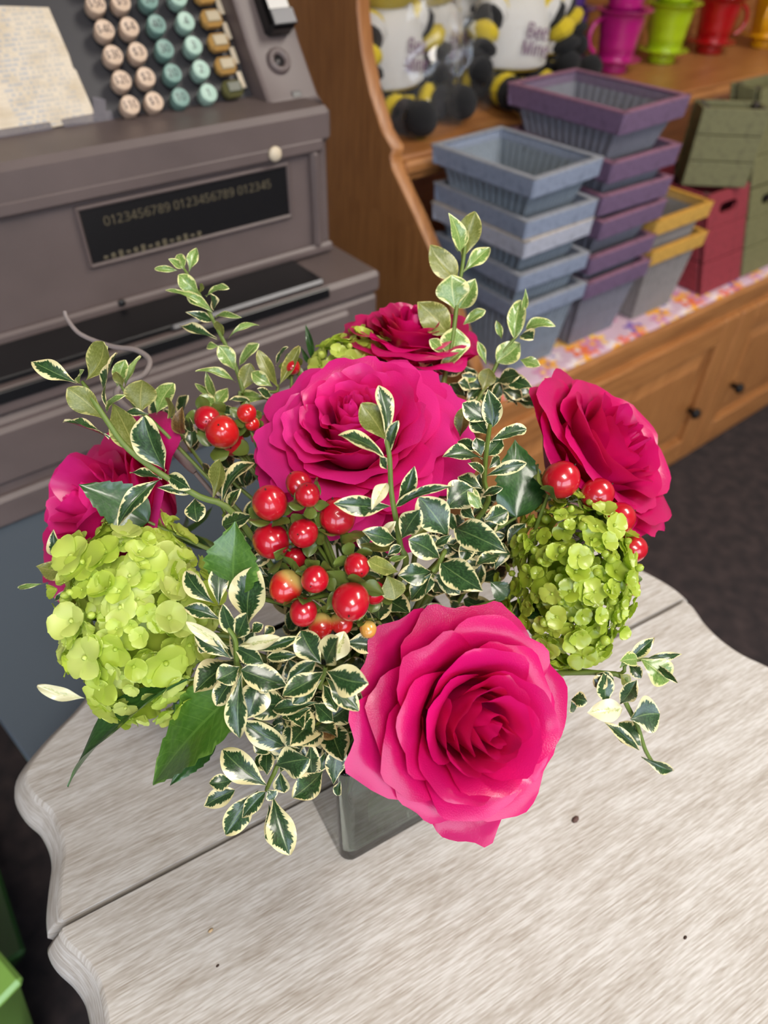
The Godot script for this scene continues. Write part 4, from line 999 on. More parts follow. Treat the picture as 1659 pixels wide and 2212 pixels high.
# rings: [count, half width, R, H, a0, a1, a2, spiral, point, ruffle] in millimetres and degrees
func rose(label: String, centre: Vector3, axis: Vector3, turn: float, size: float, rings: Array, sd: int, tone: String, foot: Vector3) -> void:
	var r := RandomNumberGenerator.new()
	r.seed = sd
	var y := axis.normalized()
	var x := y.cross(Vector3(0.3, 0.2, 1)).normalized()
	var b := Basis(x, y, x.cross(y)).rotated(y, turn)
	var base := centre - y * 0.020 * size
	var t := thing("rose", label, "rose", Transform3D(b, base), "hot pink roses")
	var off := 0.0
	for ring in rings:
		var n: int = ring[0]
		off += 2.4
		for i in n:
			var th := off + TAU * i / n + r.randf_range(-0.16, 0.16)
			var k := r.randf_range(0.93, 1.07) * size * 0.001
			var m := petal_mesh(th, ring[1] * r.randf_range(0.92, 1.1), ring[2] * k, ring[3] * k, ring[4], ring[5], ring[6] + r.randf_range(-18, 18), ring[7] * k, ring[8] * r.randf_range(0.3, 1.3), ring[9], r.randi() % 100000, 20 if ring[2] > 12 else 16, 14 if ring[2] > 12 else 11)
			part("petal", m, M["%s%d" % [tone, r.randi() % 3]], t)
	# green hip, sepals and stem
	part("hip", lathe([Vector2(0.0005, -0.010), Vector2(0.004, -0.009), Vector2(0.006, -0.004), Vector2(0.0055, 0.001), Vector2(0.003, 0.003)], 12), M.stem, t)
	for i in 5:
		var a := TAU * i / 5
		var q := Basis(Vector3.UP, a) * Basis(Vector3.RIGHT, deg_to_rad(115))
		part("sepal", leaf_mesh(1, 0.5, i % 3), M.leaf5[0], t, Transform3D(q.scaled_local(Vector3(0.007, 0.026, 0.026)), Vector3(0, -0.003, 0)))
	var inv := t.transform.affine_inverse()
	var pts := [base - y * 0.008, base - y * 0.03, (base - y * 0.05).lerp(foot + Vector3(0, 0.1, 0), 0.5), foot + Vector3(0, 0.085, 0), foot]
	var loc := []
	for p in pts:
		loc.append(inv * p)
	part("stem", tube(smooth_line(loc, 4), 0.0026, 0.003, 8), M.stem, t)

# petals set one by one along a spiral, from a tight heart to a reflexed skirt
func spiral_rings(n: int, r1: float, h0: float, h1: float, w0: float, w1: float, open: float, point: float, ruffle: float, grow := 1.1) -> Array:
	var out := []
	for i in n:
		var t := float(i) / (n - 1)
		out.append([1, lerpf(w0, w1, pow(t, 0.45)), 2.0 + (r1 - 2.0) * (1.0 - pow(1.0 - t, grow)), lerpf(h0, h1, pow(t, 1.8)), lerpf(12, 86, t) * open, lerpf(-3, 66, pow(t, 2.0)) * open, lerpf(0, 124, smoothstep(0.02, 0.85, t)), lerpf(1.0, 2.3, t), point * t * t, ruffle * (0.5 + 0.6 * t)])
	return out

# ---------------------------------------------------------------- hydrangeas and berries
func floret_mesh(open: float, sd: int) -> ArrayMesh:
	var key := "floret%.2f_%d" % [open, sd]
	if cache.has(key):
		return cache[key]
	var r := RandomNumberGenerator.new()
	r.seed = sd * 77 + 5
	var pos := PackedVector3Array()
	var uv := PackedVector2Array()
	var idx := PackedInt32Array()
	var nu := 6
	var nv := 6
	for s in 4:
		var th := TAU * s / 4 + r.randf_range(-0.15, 0.15)
		var big := r.randf_range(0.85, 1.12) * (1.06 if s % 2 else 0.96)
		var lift := deg_to_rad(lerpf(78, 12, open)) + r.randf_range(-0.2, 0.2)
		var cup := r.randf_range(0.25, 0.6)
		var st := pos.size()
		for j in nv + 1:
			var v := sin(float(j) / nv * PI * 0.5)
			var wd := lerpf(0.22, 1.0, sin(v / 0.55 * PI * 0.5)) if v < 0.55 else sqrt(maxf(1.0 - pow((v - 0.55) / 0.452, 2.0), 0.0))
			for i in nu + 1:
				var u := 2.0 * i / nu - 1.0
				var len := v * big
				var x := u * 0.58 * big * wd
				var a := lift * (1.0 - 0.75 * v * open) + 0.0
				var d := cos(a) * len
				var y := sin(a) * len + cup * x * x * 0.9 + 0.05 * sin(u * 3.0 + s) * v
				var c := cos(th)
				var q := sin(th)
				pos.append(Vector3(c * d - q * x, y + 0.015 * s, q * d + c * x))
				uv.append(Vector2(u * 0.5 + 0.5, v))
		idx.append_array(grid_index(nu, nv, st))
	# the bead in the middle
	var st2 := pos.size()
	for j in 5:
		for i in 7:
			var a := TAU * i / 6
			var e := PI * j / 4
			pos.append(Vector3(cos(a) * sin(e) * 0.13, 0.16 - cos(e) * 0.13, sin(a) * sin(e) * 0.13))
			uv.append(Vector2(0.5, 0.1))
	idx.append_array(grid_index(6, 4, st2))
	cache[key] = make(pos, idx, uv)
	return cache[key]

func facing(n: Vector3, spin: float, s: float, p: Vector3) -> Transform3D:
	var y := n.normalized()
	var x := y.cross(Vector3(0.21, 0.33, 0.9)).normalized()
	return Transform3D(Basis(x, y, x.cross(y)).rotated(y, spin).scaled_local(Vector3(s, s, s)), p)

func hydrangea(label: String, centre: Vector3, ax: Vector3, ay: Vector3, az: Vector3, count: int, size: Vector2, buds: int, tone: String, sd: int, foot: Vector3, cover := -0.45) -> void:
	# ax, ay, az: half axes of the head; az points at where it faces
	var r := RandomNumberGenerator.new()
	r.seed = sd
	var t := thing("hydrangea", label, "hydrangea", Transform3D(Basis(), centre), "lime green hydrangeas")
	var core := SphereMesh.new()
	core.radius = 0.5
	core.height = 1.0
	core.radial_segments = 20
	core.rings = 10
	part("flower_core", core, M[tone + "2"], t, Transform3D(Basis(ax, ay, az), Vector3.ZERO))
	var n := count + buds
	for i in n:
		var z := 1.0 - (1.0 - cover) * (i + 0.5) / n
		var a := i * 2.399963 + r.randf_range(-0.2, 0.2)
		var q := sqrt(maxf(1.0 - z * z, 0.0))
		var e := Vector3(cos(a) * q, sin(a) * q, z)
		var out := (ax * e.x / ax.length_squared() + ay * e.y / ay.length_squared() + az * e.z / az.length_squared()).normalized()
		out = (out + Vector3(r.randf_range(-1, 1), r.randf_range(-1, 1), r.randf_range(-1, 1)) * 0.42).normalized()
		var k := r.randf_range(0.82, 1.02) if i % 3 else r.randf_range(0.60, 0.8)
		var p := (ax * e.x + ay * e.y + az * e.z) * k
		if i % (n / maxi(buds, 1)) == 1 and buds > 0:
			var bd: ArrayMesh = lathe([Vector2(0.0001, -0.0022), Vector2(0.0016, -0.0014), Vector2(0.0021, 0), Vector2(0.0015, 0.0015), Vector2(0.0001, 0.0022)], 8) if not cache.has("bud") else cache.bud
			cache.bud = bd
			part("bud", bd, M[tone + "1"], t, facing(out, 0, r.randf_range(0.7, 1.2), p * 1.05))
			continue
		var s := lerpf(size.x, size.y, pow(r.randf(), 1.6))
		part("floret", floret_mesh([0.3, 0.5, 0.7, 0.9][r.randi() % 4], r.randi() % 4), M["%s%d" % [tone, r.randi() % 3]], t, facing(out, r.randf() * TAU, s, p))
	var pts := [Vector3.ZERO, (foot + Vector3(0, 0.09, 0) - centre) * 0.6, foot + Vector3(0, 0.085, 0) - centre, foot - centre]
	part("stem", tube(smooth_line(pts, 4), 0.0024, 0.0028, 8), M.stem, t)

func berry_mesh(kind: int) -> ArrayMesh:
	var key := "berry%d" % kind
	if cache.has(key):
		return cache[key]
	var pos := PackedVector3Array()
	var col := PackedColorArray()
	var uv := PackedVector2Array()
	var red := [Color(0.47, 0.004, 0.018), Color(0.55, 0.012, 0.012), Color(0.62, 0.30, 0.06)][kind] as Color
	var pale := [Color(0.44, 0.004, 0.02), Color(0.62, 0.45, 0.13), Color(0.66, 0.42, 0.11)][kind] as Color
	for j in 15:
		var e := PI * j / 14
		var y := -cos(e)
		for i in 25:
			var a := TAU * i / 24
			var rr := sin(e) * (1.0 + 0.02 * cos(a * 3.0)) * (0.98 - 0.05 * y)
			pos.append(Vector3(cos(a) * rr, y * 1.04 - (0.07 * exp(-rr * rr * 60.0) if y > 0 else 0.0), sin(a) * rr))
			var k := smoothstep(-0.55, 0.15, y + 0.12 * sin(a * 2.0 + 1.0))
			col.append(pale.lerp(red, k))
			uv.append(Vector2(float(i) / 24, float(j) / 14))
	cache[key] = make(pos, grid_index(24, 14), uv, col)
	return cache[key]

func berry_cluster(label: String, data: Array, foot: Vector3) -> void:
	var mid := Vector3.ZERO
	for d in data:
		mid += Vector3(d[0], d[1], d[2])
	mid /= data.size()
	var root := mid.lerp(Vector3(foot.x, 0.86, foot.z), 0.45)
	var t := thing("berry_sprig", label, "berries", Transform3D(Basis(), root), "red hypericum berries")
	var wick := lathe([Vector2(0.0001, 0.9), Vector2(0.05, 1.0), Vector2(0.04, 1.08), Vector2(0.0001, 1.12)], 6)
	for d in data:
		var p := Vector3(d[0], d[1], d[2])
		var tip := Vector3(d[4], d[5], d[6]).normalized()
		var s: float = d[3]
		var b := part("berry", berry_mesh(int(d[7])), M.berry, t, Transform3D(facing(tip, rnd.randf() * TAU, s, Vector3.ZERO).basis, p - root))
		part("style_tip", wick, M.twig, b)
		for i in 5:
			var a := TAU * i / 5 + 0.3
			var q := Basis(Vector3.UP, a) * Basis(Vector3.RIGHT, deg_to_rad(rnd.randf_range(60, 100)))
			part("calyx_leaf", leaf_mesh(0, 0.5, i % 3), M.calyx, b, Transform3D(q.scaled_local(Vector3(1.0, 1.7, 1.7)), Vector3(0, -0.93, 0)))
		var end := p - tip * s * 0.95
		part("stalk", tube([end - root, end.lerp(root, 0.4) - tip * s * 0.6 - root, Vector3.ZERO], 0.0011, 0.0013, 6), M.stem, t)
	part("stem", tube(smooth_line([Vector3.ZERO, Vector3(foot.x, 0.84, foot.z) - root, foot - root], 5), 0.0018, 0.002, 7), M.stem, t)

# ---------------------------------------------------------------- the shop's furniture
func text_mesh(s: String, size: float, depth := 0.0004) -> TextMesh:
	var key := "text%s%s" % [s, size]
	if not cache.has(key):
		var f := SystemFont.new()
		f.font_names = PackedStringArray(["Droid Sans"])
		f.font_weight = 400
		var m := TextMesh.new()
		m.font = f
		m.text = s
		m.font_size = 32
		m.pixel_size = size / 32.0
		m.depth = depth
		m.curve_step = 2.0
		cache[key] = m
	return cache[key]

func table() -> void:
	var u := Vector2(0.8608, -0.509)
	var w := Vector2(0.509, 0.8608)
	var edge := []
	for p in [Vector3(-0.165, 0.74, -0.1294), Vector3(-0.1691, 0.74, -0.1385), Vector3(-0.1726, 0.74, -0.1517), Vector3(-0.1758, 0.74, -0.1656), Vector3(-0.1819, 0.74, -0.1772), Vector3(-0.1923, 0.74, -0.189), Vector3(-0.2047, 0.74, -0.1975), Vector3(-0.214, 0.74, -0.208), Vector3(-0.2138, 0.74, -0.218), Vector3(-0.2066, 0.74, -0.2359), Vector3(-0.1938, 0.74, -0.2609), Vector3(-0.1847, 0.74, -0.2933), Vector3(-0.1784, 0.74, -0.3303), Vector3(-0.1444, 0.74, -0.3628), Vector3(-0.0838, 0.74, -0.3915), Vector3(-0.0109, 0.74, -0.4227), Vector3(0.0669, 0.74, -0.4362), Vector3(0.1239, 0.74, -0.4243), Vector3(0.1649, 0.74, -0.4175), Vector3(0.1982, 0.74, -0.3967), Vector3(0.2225, 0.74, -0.3767), Vector3(0.232, 0.74, -0.3619), Vector3(0.2373, 0.74, -0.3423), Vector3(0.2457, 0.74, -0.3254), Vector3(0.2577, 0.74, -0.3114), Vector3(0.2732, 0.74, -0.3007), Vector3(0.2933, 0.74, -0.2853), Vector3(0.3053, 0.74, -0.2623), Vector3(0.2977, 0.74, -0.2323), Vector3(0.2838, 0.74, -0.202), Vector3(0.245, 0, -0.14), Vector3(0.25, 0, -0.08), Vector3(0.225, 0, -0.03), Vector3(0.18, 0, -0.005), Vector3(0.15, 0, 0.03), Vector3(0.10, 0, 0.06), Vector3(0.04, 0, 0.055), Vector3(0, 0, 0.025), Vector3(-0.04, 0, 0.015), Vector3(-0.085, 0, 0.005), Vector3(-0.112, 0, -0.025), Vector3(-0.118, 0, -0.06), Vector3(-0.1269, 0.74, -0.0845), Vector3(-0.1332, 0.74, -0.0972), Vector3(-0.1388, 0.74, -0.105), Vector3(-0.1479, 0.74, -0.1129), Vector3(-0.159, 0.74, -0.1199), Vector3(-0.164, 0.74, -0.1252)]:
		edge.append(Vector2(p.x, p.z))
	var poly := blob(edge, 5)
	var a := Vector2(Vector3(-0.1658, 0.74, -0.1267).x, Vector3(-0.1658, 0.74, -0.1267).z)
	var t := thing("side_table", "scalloped whitewashed wooden side table under the bouquet", "table", at(0, 0.74, 0))
	var rings := [Vector2(0, 0), Vector2(0.0012, -0.0005), Vector2(0.0026, -0.0018), Vector2(0.0070, -0.0065), Vector2(0.0108, -0.0115), Vector2(0.0125, -0.0165), Vector2(0.0110, -0.0215), Vector2(0.006, -0.0255), Vector2(0, -0.0265)]
	for s in [-1.0, 1.0]:
		var half := PackedVector2Array([a - u * 2.0 + w * s * 0.0017, a + u * 2.0 + w * s * 0.0017, a + u * 2.0 + w * s * 2.0, a - u * 2.0 + w * s * 2.0])
		var cut := Geometry2D.intersect_polygons(poly, half)
		var piece: PackedVector2Array = cut[0]
		for c in cut:
			if c.size() > piece.size():
				piece = c
		var flare := PackedFloat32Array()
		for p in piece:
			flare.append(0.02 if absf((p - a).dot(w) - s * 0.0017) < 0.0003 else 1.0)
		part("plank", slab(piece, rings, flare, Transform2D(Vector2(u.x, w.x), Vector2(u.y, w.y), Vector2(0.14, 0.4)), 2), M.table_a if s < 0 else M.table_b, t)
	part("batten", box(Vector3(0.05, 0.02, 0.36), 0.002), M.table_plain, t, Transform3D(Basis(Vector3.UP, 0.534), Vector3(-0.03, -0.0365, -0.14)))
	part("batten", box(Vector3(0.05, 0.02, 0.36), 0.002), M.table_plain, t, Transform3D(Basis(Vector3.UP, 0.534), Vector3(0.14, -0.0365, -0.24)))
	part("pedestal", lathe([Vector2(0.0001, -0.74), Vector2(0.15, -0.74), Vector2(0.155, -0.725), Vector2(0.10, -0.70), Vector2(0.035, -0.66), Vector2(0.028, -0.50), Vector2(0.04, -0.36), Vector2(0.03, -0.2), Vector2(0.045, -0.08), Vector2(0.09, -0.047), Vector2(0.0001, -0.047)], 28), M.table_plain, t, at(0.05, 0, -0.17))
	# bits dropped on the table top
	for d in [[Vector3(0.1173, 0.7402, -0.1896), 0.0030, "brown petal crumb lying on the table right of the front rose", "fallen_crumb", "crumb", "brown_bit"], [Vector3(-0.0863, 0.7402, -0.1261), 0.0016, "pale tan crumb lying on the left front of the table", "fallen_crumb", "crumb", "pale_bit"], [Vector3(-0.0796, 0.7402, -0.11), 0.001, "tiny dark speck near the lower left of the table", "fallen_crumb", "crumb", "twig"], [Vector3(0.1642, 0.7402, -0.1279), 0.0013, "dark crumb lying on the right part of the table", "fallen_crumb", "crumb", "twig"]]:
		var o := part(numbered(d[3]), lathe([Vector2(0.0001, -0.2), Vector2(1, -0.1), Vector2(0.8, 0.3), Vector2(0.0001, 0.45)], 7, 0.6), M[d[5]], self, Transform3D(Basis(Vector3.UP, 0.7).scaled(Vector3.ONE * d[1]), d[0]))
		tag(o, d[2], d[4], "crumbs on the table")

func vase() -> Transform3D:
	var s := 0.10
	var h := 0.10
	var b := Basis(Vector3(0.8608, 0, -0.509), Vector3.UP, Vector3(0.509, 0, 0.8608))
	var mid := Vector3(Vector3(-0.0174, 0.74, -0.1602).x, 0.7402, Vector3(-0.0174, 0.74, -0.1602).z) + b.x * s * 0.5 - b.z * s * 0.5
	var xf := Transform3D(b, mid)
	var t := thing("glass_vase", "square clear glass vase holding the bouquet", "vase", xf)
	var ring := func(half: float, r: float) -> PackedVector2Array:
		var o := PackedVector2Array()
		for k in 4:
			var c: Vector2 = [Vector2(1, 1), Vector2(-1, 1), Vector2(-1, -1), Vector2(1, -1)][k] * (half - r)
			for i in 6:
				var a := PI / 2 * (k + i / 5.0)
				o.append(c + Vector2(cos(a), sin(a)) * r)
		return o
	# outer skin, rim and inner skin in one closed body
	var pos := PackedVector3Array()
	var rows := [[s * 0.5 - 0.002, 0.0, 0.006], [s * 0.5 - 0.0006, 0.0006, 0.007], [s * 0.5, 0.002, 0.007], [s * 0.5, h - 0.0012, 0.007], [s * 0.5 - 0.0012, h, 0.006], [s * 0.5 - 0.0030, h, 0.0045], [s * 0.5 - 0.0042, h - 0.0012, 0.0035], [s * 0.5 - 0.0042, 0.010, 0.0035], [s * 0.5 - 0.006, 0.0075, 0.003]]
	for r in rows:
		var q: PackedVector2Array = ring.call(r[0], r[2])
		for i in 25:
			pos.append(Vector3(q[i % 24].x, r[1], q[i % 24].y))
	var idx := grid_index(24, rows.size() - 1)
	for e in [[0, 0.0], [rows.size() - 1, 0.0075]]:
		var c := pos.size()
		pos.append(Vector3(0, e[1], 0))
		for i in 24:
			var k: int = e[0] * 25 + i
			idx.append_array([c, k, k + 1] if e[0] == 0 else [c, k + 1, k])
	part("glass_body", make(pos, flipped(idx)), M.glass, t)
	var wpos := PackedVector3Array()
	var wr := [[s * 0.5 - 0.0066, 0.0082, 0.003], [s * 0.5 - 0.0047, 0.0105, 0.0033], [s * 0.5 - 0.0047, 0.072, 0.0033]]
	for r in wr:
		var q: PackedVector2Array = ring.call(r[0], r[2])
		for i in 25:
			wpos.append(Vector3(q[i % 24].x, r[1], q[i % 24].y))
	var widx := grid_index(24, 2)
	for e in [[0, 0.0082], [2, 0.072]]:
		var c := wpos.size()
		wpos.append(Vector3(0, e[1], 0))
		for i in 24:
			var k: int = e[0] * 25 + i
			widx.append_array([c, k, k + 1] if e[0] == 0 else [c, k + 1, k])
	part("water", make(wpos, flipped(widx)), M.water, t)
	# a long leaf curled round the inside of the glass
	var walk := smooth_line([Vector3(-0.030, 0, 0.030), Vector3(-0.012, 0, 0.0385), Vector3(0.020, 0, 0.039), Vector3(0.036, 0, 0.030), Vector3(0.038, 0, 0.0), Vector3(0.034, 0, -0.030), Vector3(0.010, 0, -0.037)], 5)
	var lp := PackedVector3Array()
	var lu := PackedVector2Array()
	var rowsn := 8
	for j in rowsn + 1:
		for i in walk.size():
			var e := sin(PI * (0.08 + 0.84 * i / (walk.size() - 1.0)))
			lp.append(walk[i] + Vector3(0, 0.014 + 0.062 * e * j / rowsn + 0.010 * sin(i * 0.5), 0))
			lu.append(Vector2(float(j) / rowsn, float(i) / walk.size()))
	var lining := part(numbered("lining_leaf"), make(lp, grid_index(walk.size() - 1, rowsn), lu), M.leaf5[0], self, xf)
	tag(lining, "dark green leaf curled around the inside of the glass vase", "leaf")
	return xf

func bouquet(vx: Transform3D) -> void:
	var foot := func(i: float, j: float) -> Vector3: return vx * Vector3(i * 0.03, 0.014, j * 0.03)
	# [count, half width, R, H, a0, a1, a2, spiral, point, ruffle]
	var open_rose := spiral_rings(38, 41.5, 43, 11, 2.3, 0.78, 1.0, 0.28, 1.1, 1.2)
	var full_rose := spiral_rings(58, 44.0, 34, 5, 2.0, 0.66, 1.0, 0.07, 1.7, 1.1)
	var cup_rose := spiral_rings(34, 39.0, 41, 27, 2.1, 0.98, 0.85, 0.1, 1.5, 1.2)
	rose("large open rose with a spiral heart leaning over the front of the vase", Vector3(0.0359, 0.883, -0.1687), Vector3(0.3306, 0.6612, 0.6734), 3.35, 0.985, open_rose, 11, "petal_front", foot.call(0.6, 0.7))
	rose("fully ruffled rose facing up in the middle of the bouquet", Vector3(-0.0137, 0.9533, -0.2788), Vector3(-0.0926, 0.9593, 0.2667), 1.1, 1.03, full_rose, 12, "petal_light", foot.call(0, -0.2))
	rose("rose turned to the right with its cup seen from the side", Vector3(0.1068, 0.9181, -0.3007), Vector3(0.6077, 0.7804, 0.1472), 2.6, 1.06, cup_rose, 13, "petal_front", foot.call(0.8, -0.3))
	rose("rose turned to the left behind the left hydrangea", Vector3(-0.1354, 0.8912, -0.2799), Vector3(-0.6761, 0.6812, 0.2808), 1.7, 1.15, cup_rose, 14, "petal_light", foot.call(-0.8, -0.1))
	rose("half hidden rose at the back behind the middle rose", Vector3(0.0128, 0.9453, -0.3667), Vector3(0.1041, 0.984, -0.1449), 0.2, 0.82, cup_rose, 15, "petal_front", foot.call(0.2, -0.8))
	hydrangea("pale lime hydrangea head at the left of the bouquet", Vector3(-0.114, 0.8863, -0.2167), Vector3(0.9925, 0.0896, -0.0829) * 0.034, Vector3(-0.1215, 0.7919, -0.5984) * 0.049, Vector3(-0.2435, 0.7229, 0.6466) * 0.036, 280, Vector2(0.0045, 0.0108), 14, "lime_pale", 21, foot.call(-0.7, 0.5), -0.35)
	hydrangea("deeper lime hydrangea head at the right of the bouquet", Vector3(0.0895, 0.8963, -0.2356), Vector3(0.9996, -0.02, 0.0185) * 0.029, Vector3(0.0271, 0.7973, -0.6029) * 0.043, Vector3(0.1907, 0.7691, 0.61) * 0.034, 330, Vector2(0.0032, 0.0070), 70, "lime_deep", 22, foot.call(0.8, 0.2), -0.35)
	hydrangea("small lime hydrangea peeking out behind the middle rose", Vector3(-0.0162, 0.9406, -0.3556), Vector3(0.9997, 0.0166, -0.0154) * 0.026, Vector3(-0.0227, 0.7335, -0.6793) * 0.017, Vector3(-0.0084, 0.9033, 0.429) * 0.02, 60, Vector2(0.005, 0.0085), 4, "lime_pale", 23, foot.call(0.0, -0.9), -0.4)
	var feet := [foot.call(-0.1, 0.3), foot.call(-0.5, -0.5), foot.call(0.7, 0.5)]
	for i in BERRIES.size():
		berry_cluster(BERRIES[i][0], BERRIES[i][1], feet[i])
	for s in SPRIGS:
		sprig(s[0], s[1], s[2], s[3], s[4])
	for d in BIG_LEAVES:
		var l: Array = d[1]
		var b := Vector3(l[0], l[1], l[2])
		var t := thing("serrated_leaf", d[0], "leaf", Transform3D(Basis(), b), "plain green leaves")
		add_leaf(t, l, "blade")
		var e: Vector3 = foot.call(rnd.randf_range(-0.8, 0.8), rnd.randf_range(-0.8, 0.8))
		part("stalk", tube(smooth_line([Vector3.ZERO, (Vector3(e.x, 0.86, e.z) - b) * 0.6 , Vector3(e.x, 0.835, e.z) - b, e - b], 4), 0.0011, 0.0015, 6), M.stem, t)
	filler(vx)
	# the grey curl at the upper left
	var curl := [Vector3(-0.1987, 0.9482, -0.4036), Vector3(-0.1968, 0.9447, -0.4003), Vector3(-0.1891, 0.9397, -0.3929), Vector3(-0.1775, 0.937, -0.3877), Vector3(-0.164, 0.9366, -0.3819), Vector3(-0.1508, 0.9378, -0.3775), Vector3(-0.1418, 0.9368, -0.3712), Vector3(-0.1392, 0.9352, -0.3642), Vector3(-0.1417, 0.9331, -0.3569), Vector3(-0.1481, 0.9327, -0.351), Vector3(-0.154, 0.9296, -0.3454), Vector3(-0.1497, 0.9276, -0.3367), Vector3(-0.1307, 0.9241, -0.3199), Vector3(-0.1003, 0.9153, -0.2913)]
	var cb: Vector3 = curl[-1]
	var ct := thing("curled_tendril", "grey curled dry tendril at the upper left of the bouquet", "tendril", Transform3D(Basis(), cb))
	var cl := []
	for p in curl:
		cl.append(p - cb)
	part("vine", tube(smooth_line(cl, 6), 0.0012, 0.0021, 8), M.tendril, ct)
	var cf: Vector3 = foot.call(-0.6, -0.6)
	part("vine_foot", tube([Vector3.ZERO, Vector3(cf.x, 0.85, cf.z) - cb, cf - cb], 0.002, 0.002, 8), M.tendril, ct)

# short sprigs inside the mound, between the flowers
func filler(vx: Transform3D) -> void:
	var r := RandomNumberGenerator.new()
	r.seed = 99
	var places := [["under the left hydrangea", 2.7, -0.4], ["under the right hydrangea", 0.1, -0.4], ["below the red berries", 1.7, 0.2], ["under the middle rose", -1.6, 0.6], ["under the right rose", -0.5, 0.1], ["under the left rose", 3.5, 0.1], ["at the back of the vase", -2.2, 0.0], ["at the left front rim of the vase", 2.0, -0.5], ["at the left rim of the vase", 2.2, -0.3]]
	var top := vx * Vector3(0, 0.10, 0)
	for k in places.size():
		var a: float = places[k][1]
		var dir := Vector3(cos(a), 0, sin(a))
		var root := top - Vector3(0, 0.012, 0) + dir * 0.03
		var tip := top + dir * r.randf_range(0.06, 0.075) + Vector3(0, 0.055 + 0.03 * clampf(places[k][2], -1, 1), 0)
		if k == 2:
			tip = top + Vector3(0, 0.085, 0)
		var t := thing("filler_sprig", "short shaded leafy sprig " + places[k][0], "greenery", Transform3D(Basis(), root), "shaded filler greenery")
		part("stem", tube([Vector3(0, -0.07, 0) - dir * 0.02, Vector3.ZERO, (tip - root) * 0.5 + Vector3(0, 0.006, 0), tip - root], 0.0014, 0.001, 6), M.stem, t)
		for i in 18:
			var f := 0.1 + 0.9 * i / 18.0
			var p := root.lerp(tip, f)
			var n := Vector3(r.randf_range(-1, 1), r.randf_range(-0.2, 1), r.randf_range(-1, 1)).normalized()
			var l := r.randf_range(0.016, 0.026)
			var q := p + (n + dir * 0.5).normalized() * l
			var up := Vector3(r.randf_range(-0.4, 0.4), 1, r.randf_range(-0.1, 0.8))
			add_leaf(t, [p.x, p.y, p.z, q.x, q.y, q.z, up.x, up.y, up.z, l * 0.52, 0.5, 0])

func faceted(pos: PackedVector3Array, idx: PackedInt32Array) -> ArrayMesh:
	var p := PackedVector3Array()
	var k := PackedInt32Array()
	for i in idx.size():
		p.append(pos[idx[i]])
		k.append(i)
	return make(p, k)

func pot(color: String, body_color: String, label: String, x: float, h: float, z: float, yaw: float, size: Vector3, rim_h: float, group: String) -> void:
	# x, z: middle of the rim; size: rim width, height, rim depth
	var t := thing("planter_pot", label, "pot", SHOP * at(x, h, z, yaw), group)
	var wall := 0.005
	var taper := 0.80
	# tapered body of thin vertical staves, open at the top
	var body := func(top: Vector2, bottom: Vector2, y0: float, y1: float) -> ArrayMesh:
		var pos := PackedVector3Array()
		var n := 26
		for e in [[bottom, y0], [top, y1]]:
			var hx: float = e[0].x * 0.5
			var hz: float = e[0].y * 0.5
			var q := []
			for side in 4:
				for i in n:
					var f := -1.0 + 2.0 * i / n
					var dent := 0.0022 if i % 2 == 0 else 0.0
					match side:
						0: q.append(Vector3(f * hx, e[1], hz - dent))
						1: q.append(Vector3(hx - dent, e[1], -f * hz))
						2: q.append(Vector3(-f * hx, e[1], -hz + dent))
						3: q.append(Vector3(-hx + dent, e[1], f * hz))
			for p in q:
				pos.append(p)
			pos.append(q[0])
		return faceted(pos, grid_index(4 * n, 1))
	var tx := Vector2(size.x - 0.018, size.z - 0.018)
	part("pot_body", body.call(tx, tx * taper, 0.0, size.y - rim_h * 0.5), M[body_color], t)
	part("pot_floor", box(Vector3(tx.x * taper, 0.004, tx.y * taper), 0.001), M[body_color], t, at(0, 0.003, 0))
	part("plastic_liner", body.call(tx - Vector2(0.006, 0.006), tx * taper - Vector2(0.006, 0.006), 0.006, size.y - 0.002), M.liner, t)
	# four slanted boards of the rim
	var y := size.y - rim_h * 0.5
	for s in [-1.0, 1.0]:
		part("rim_board", box(Vector3(size.x, rim_h, 0.007), 0.0015), M[color], t, Transform3D(Basis(Vector3.RIGHT, s * 0.12), Vector3(0, y, s * (size.z * 0.5 - 0.004))))
		part("rim_board", box(Vector3(0.007, rim_h, size.z - 0.004), 0.0015), M[color], t, Transform3D(Basis(Vector3.BACK, -s * 0.12), Vector3(s * (size.x * 0.5 - 0.004), y, 0)))
		part("rim_cap", box(Vector3(size.x + 0.004, 0.003, 0.010), 0.001), M[color + "_edge"], t, at(0, size.y, s * (size.z * 0.5 - 0.004)))
		part("rim_cap", box(Vector3(0.010, 0.003, size.z + 0.002), 0.001), M[color + "_edge"], t, at(s * (size.x * 0.5 - 0.004), size.y, 0))

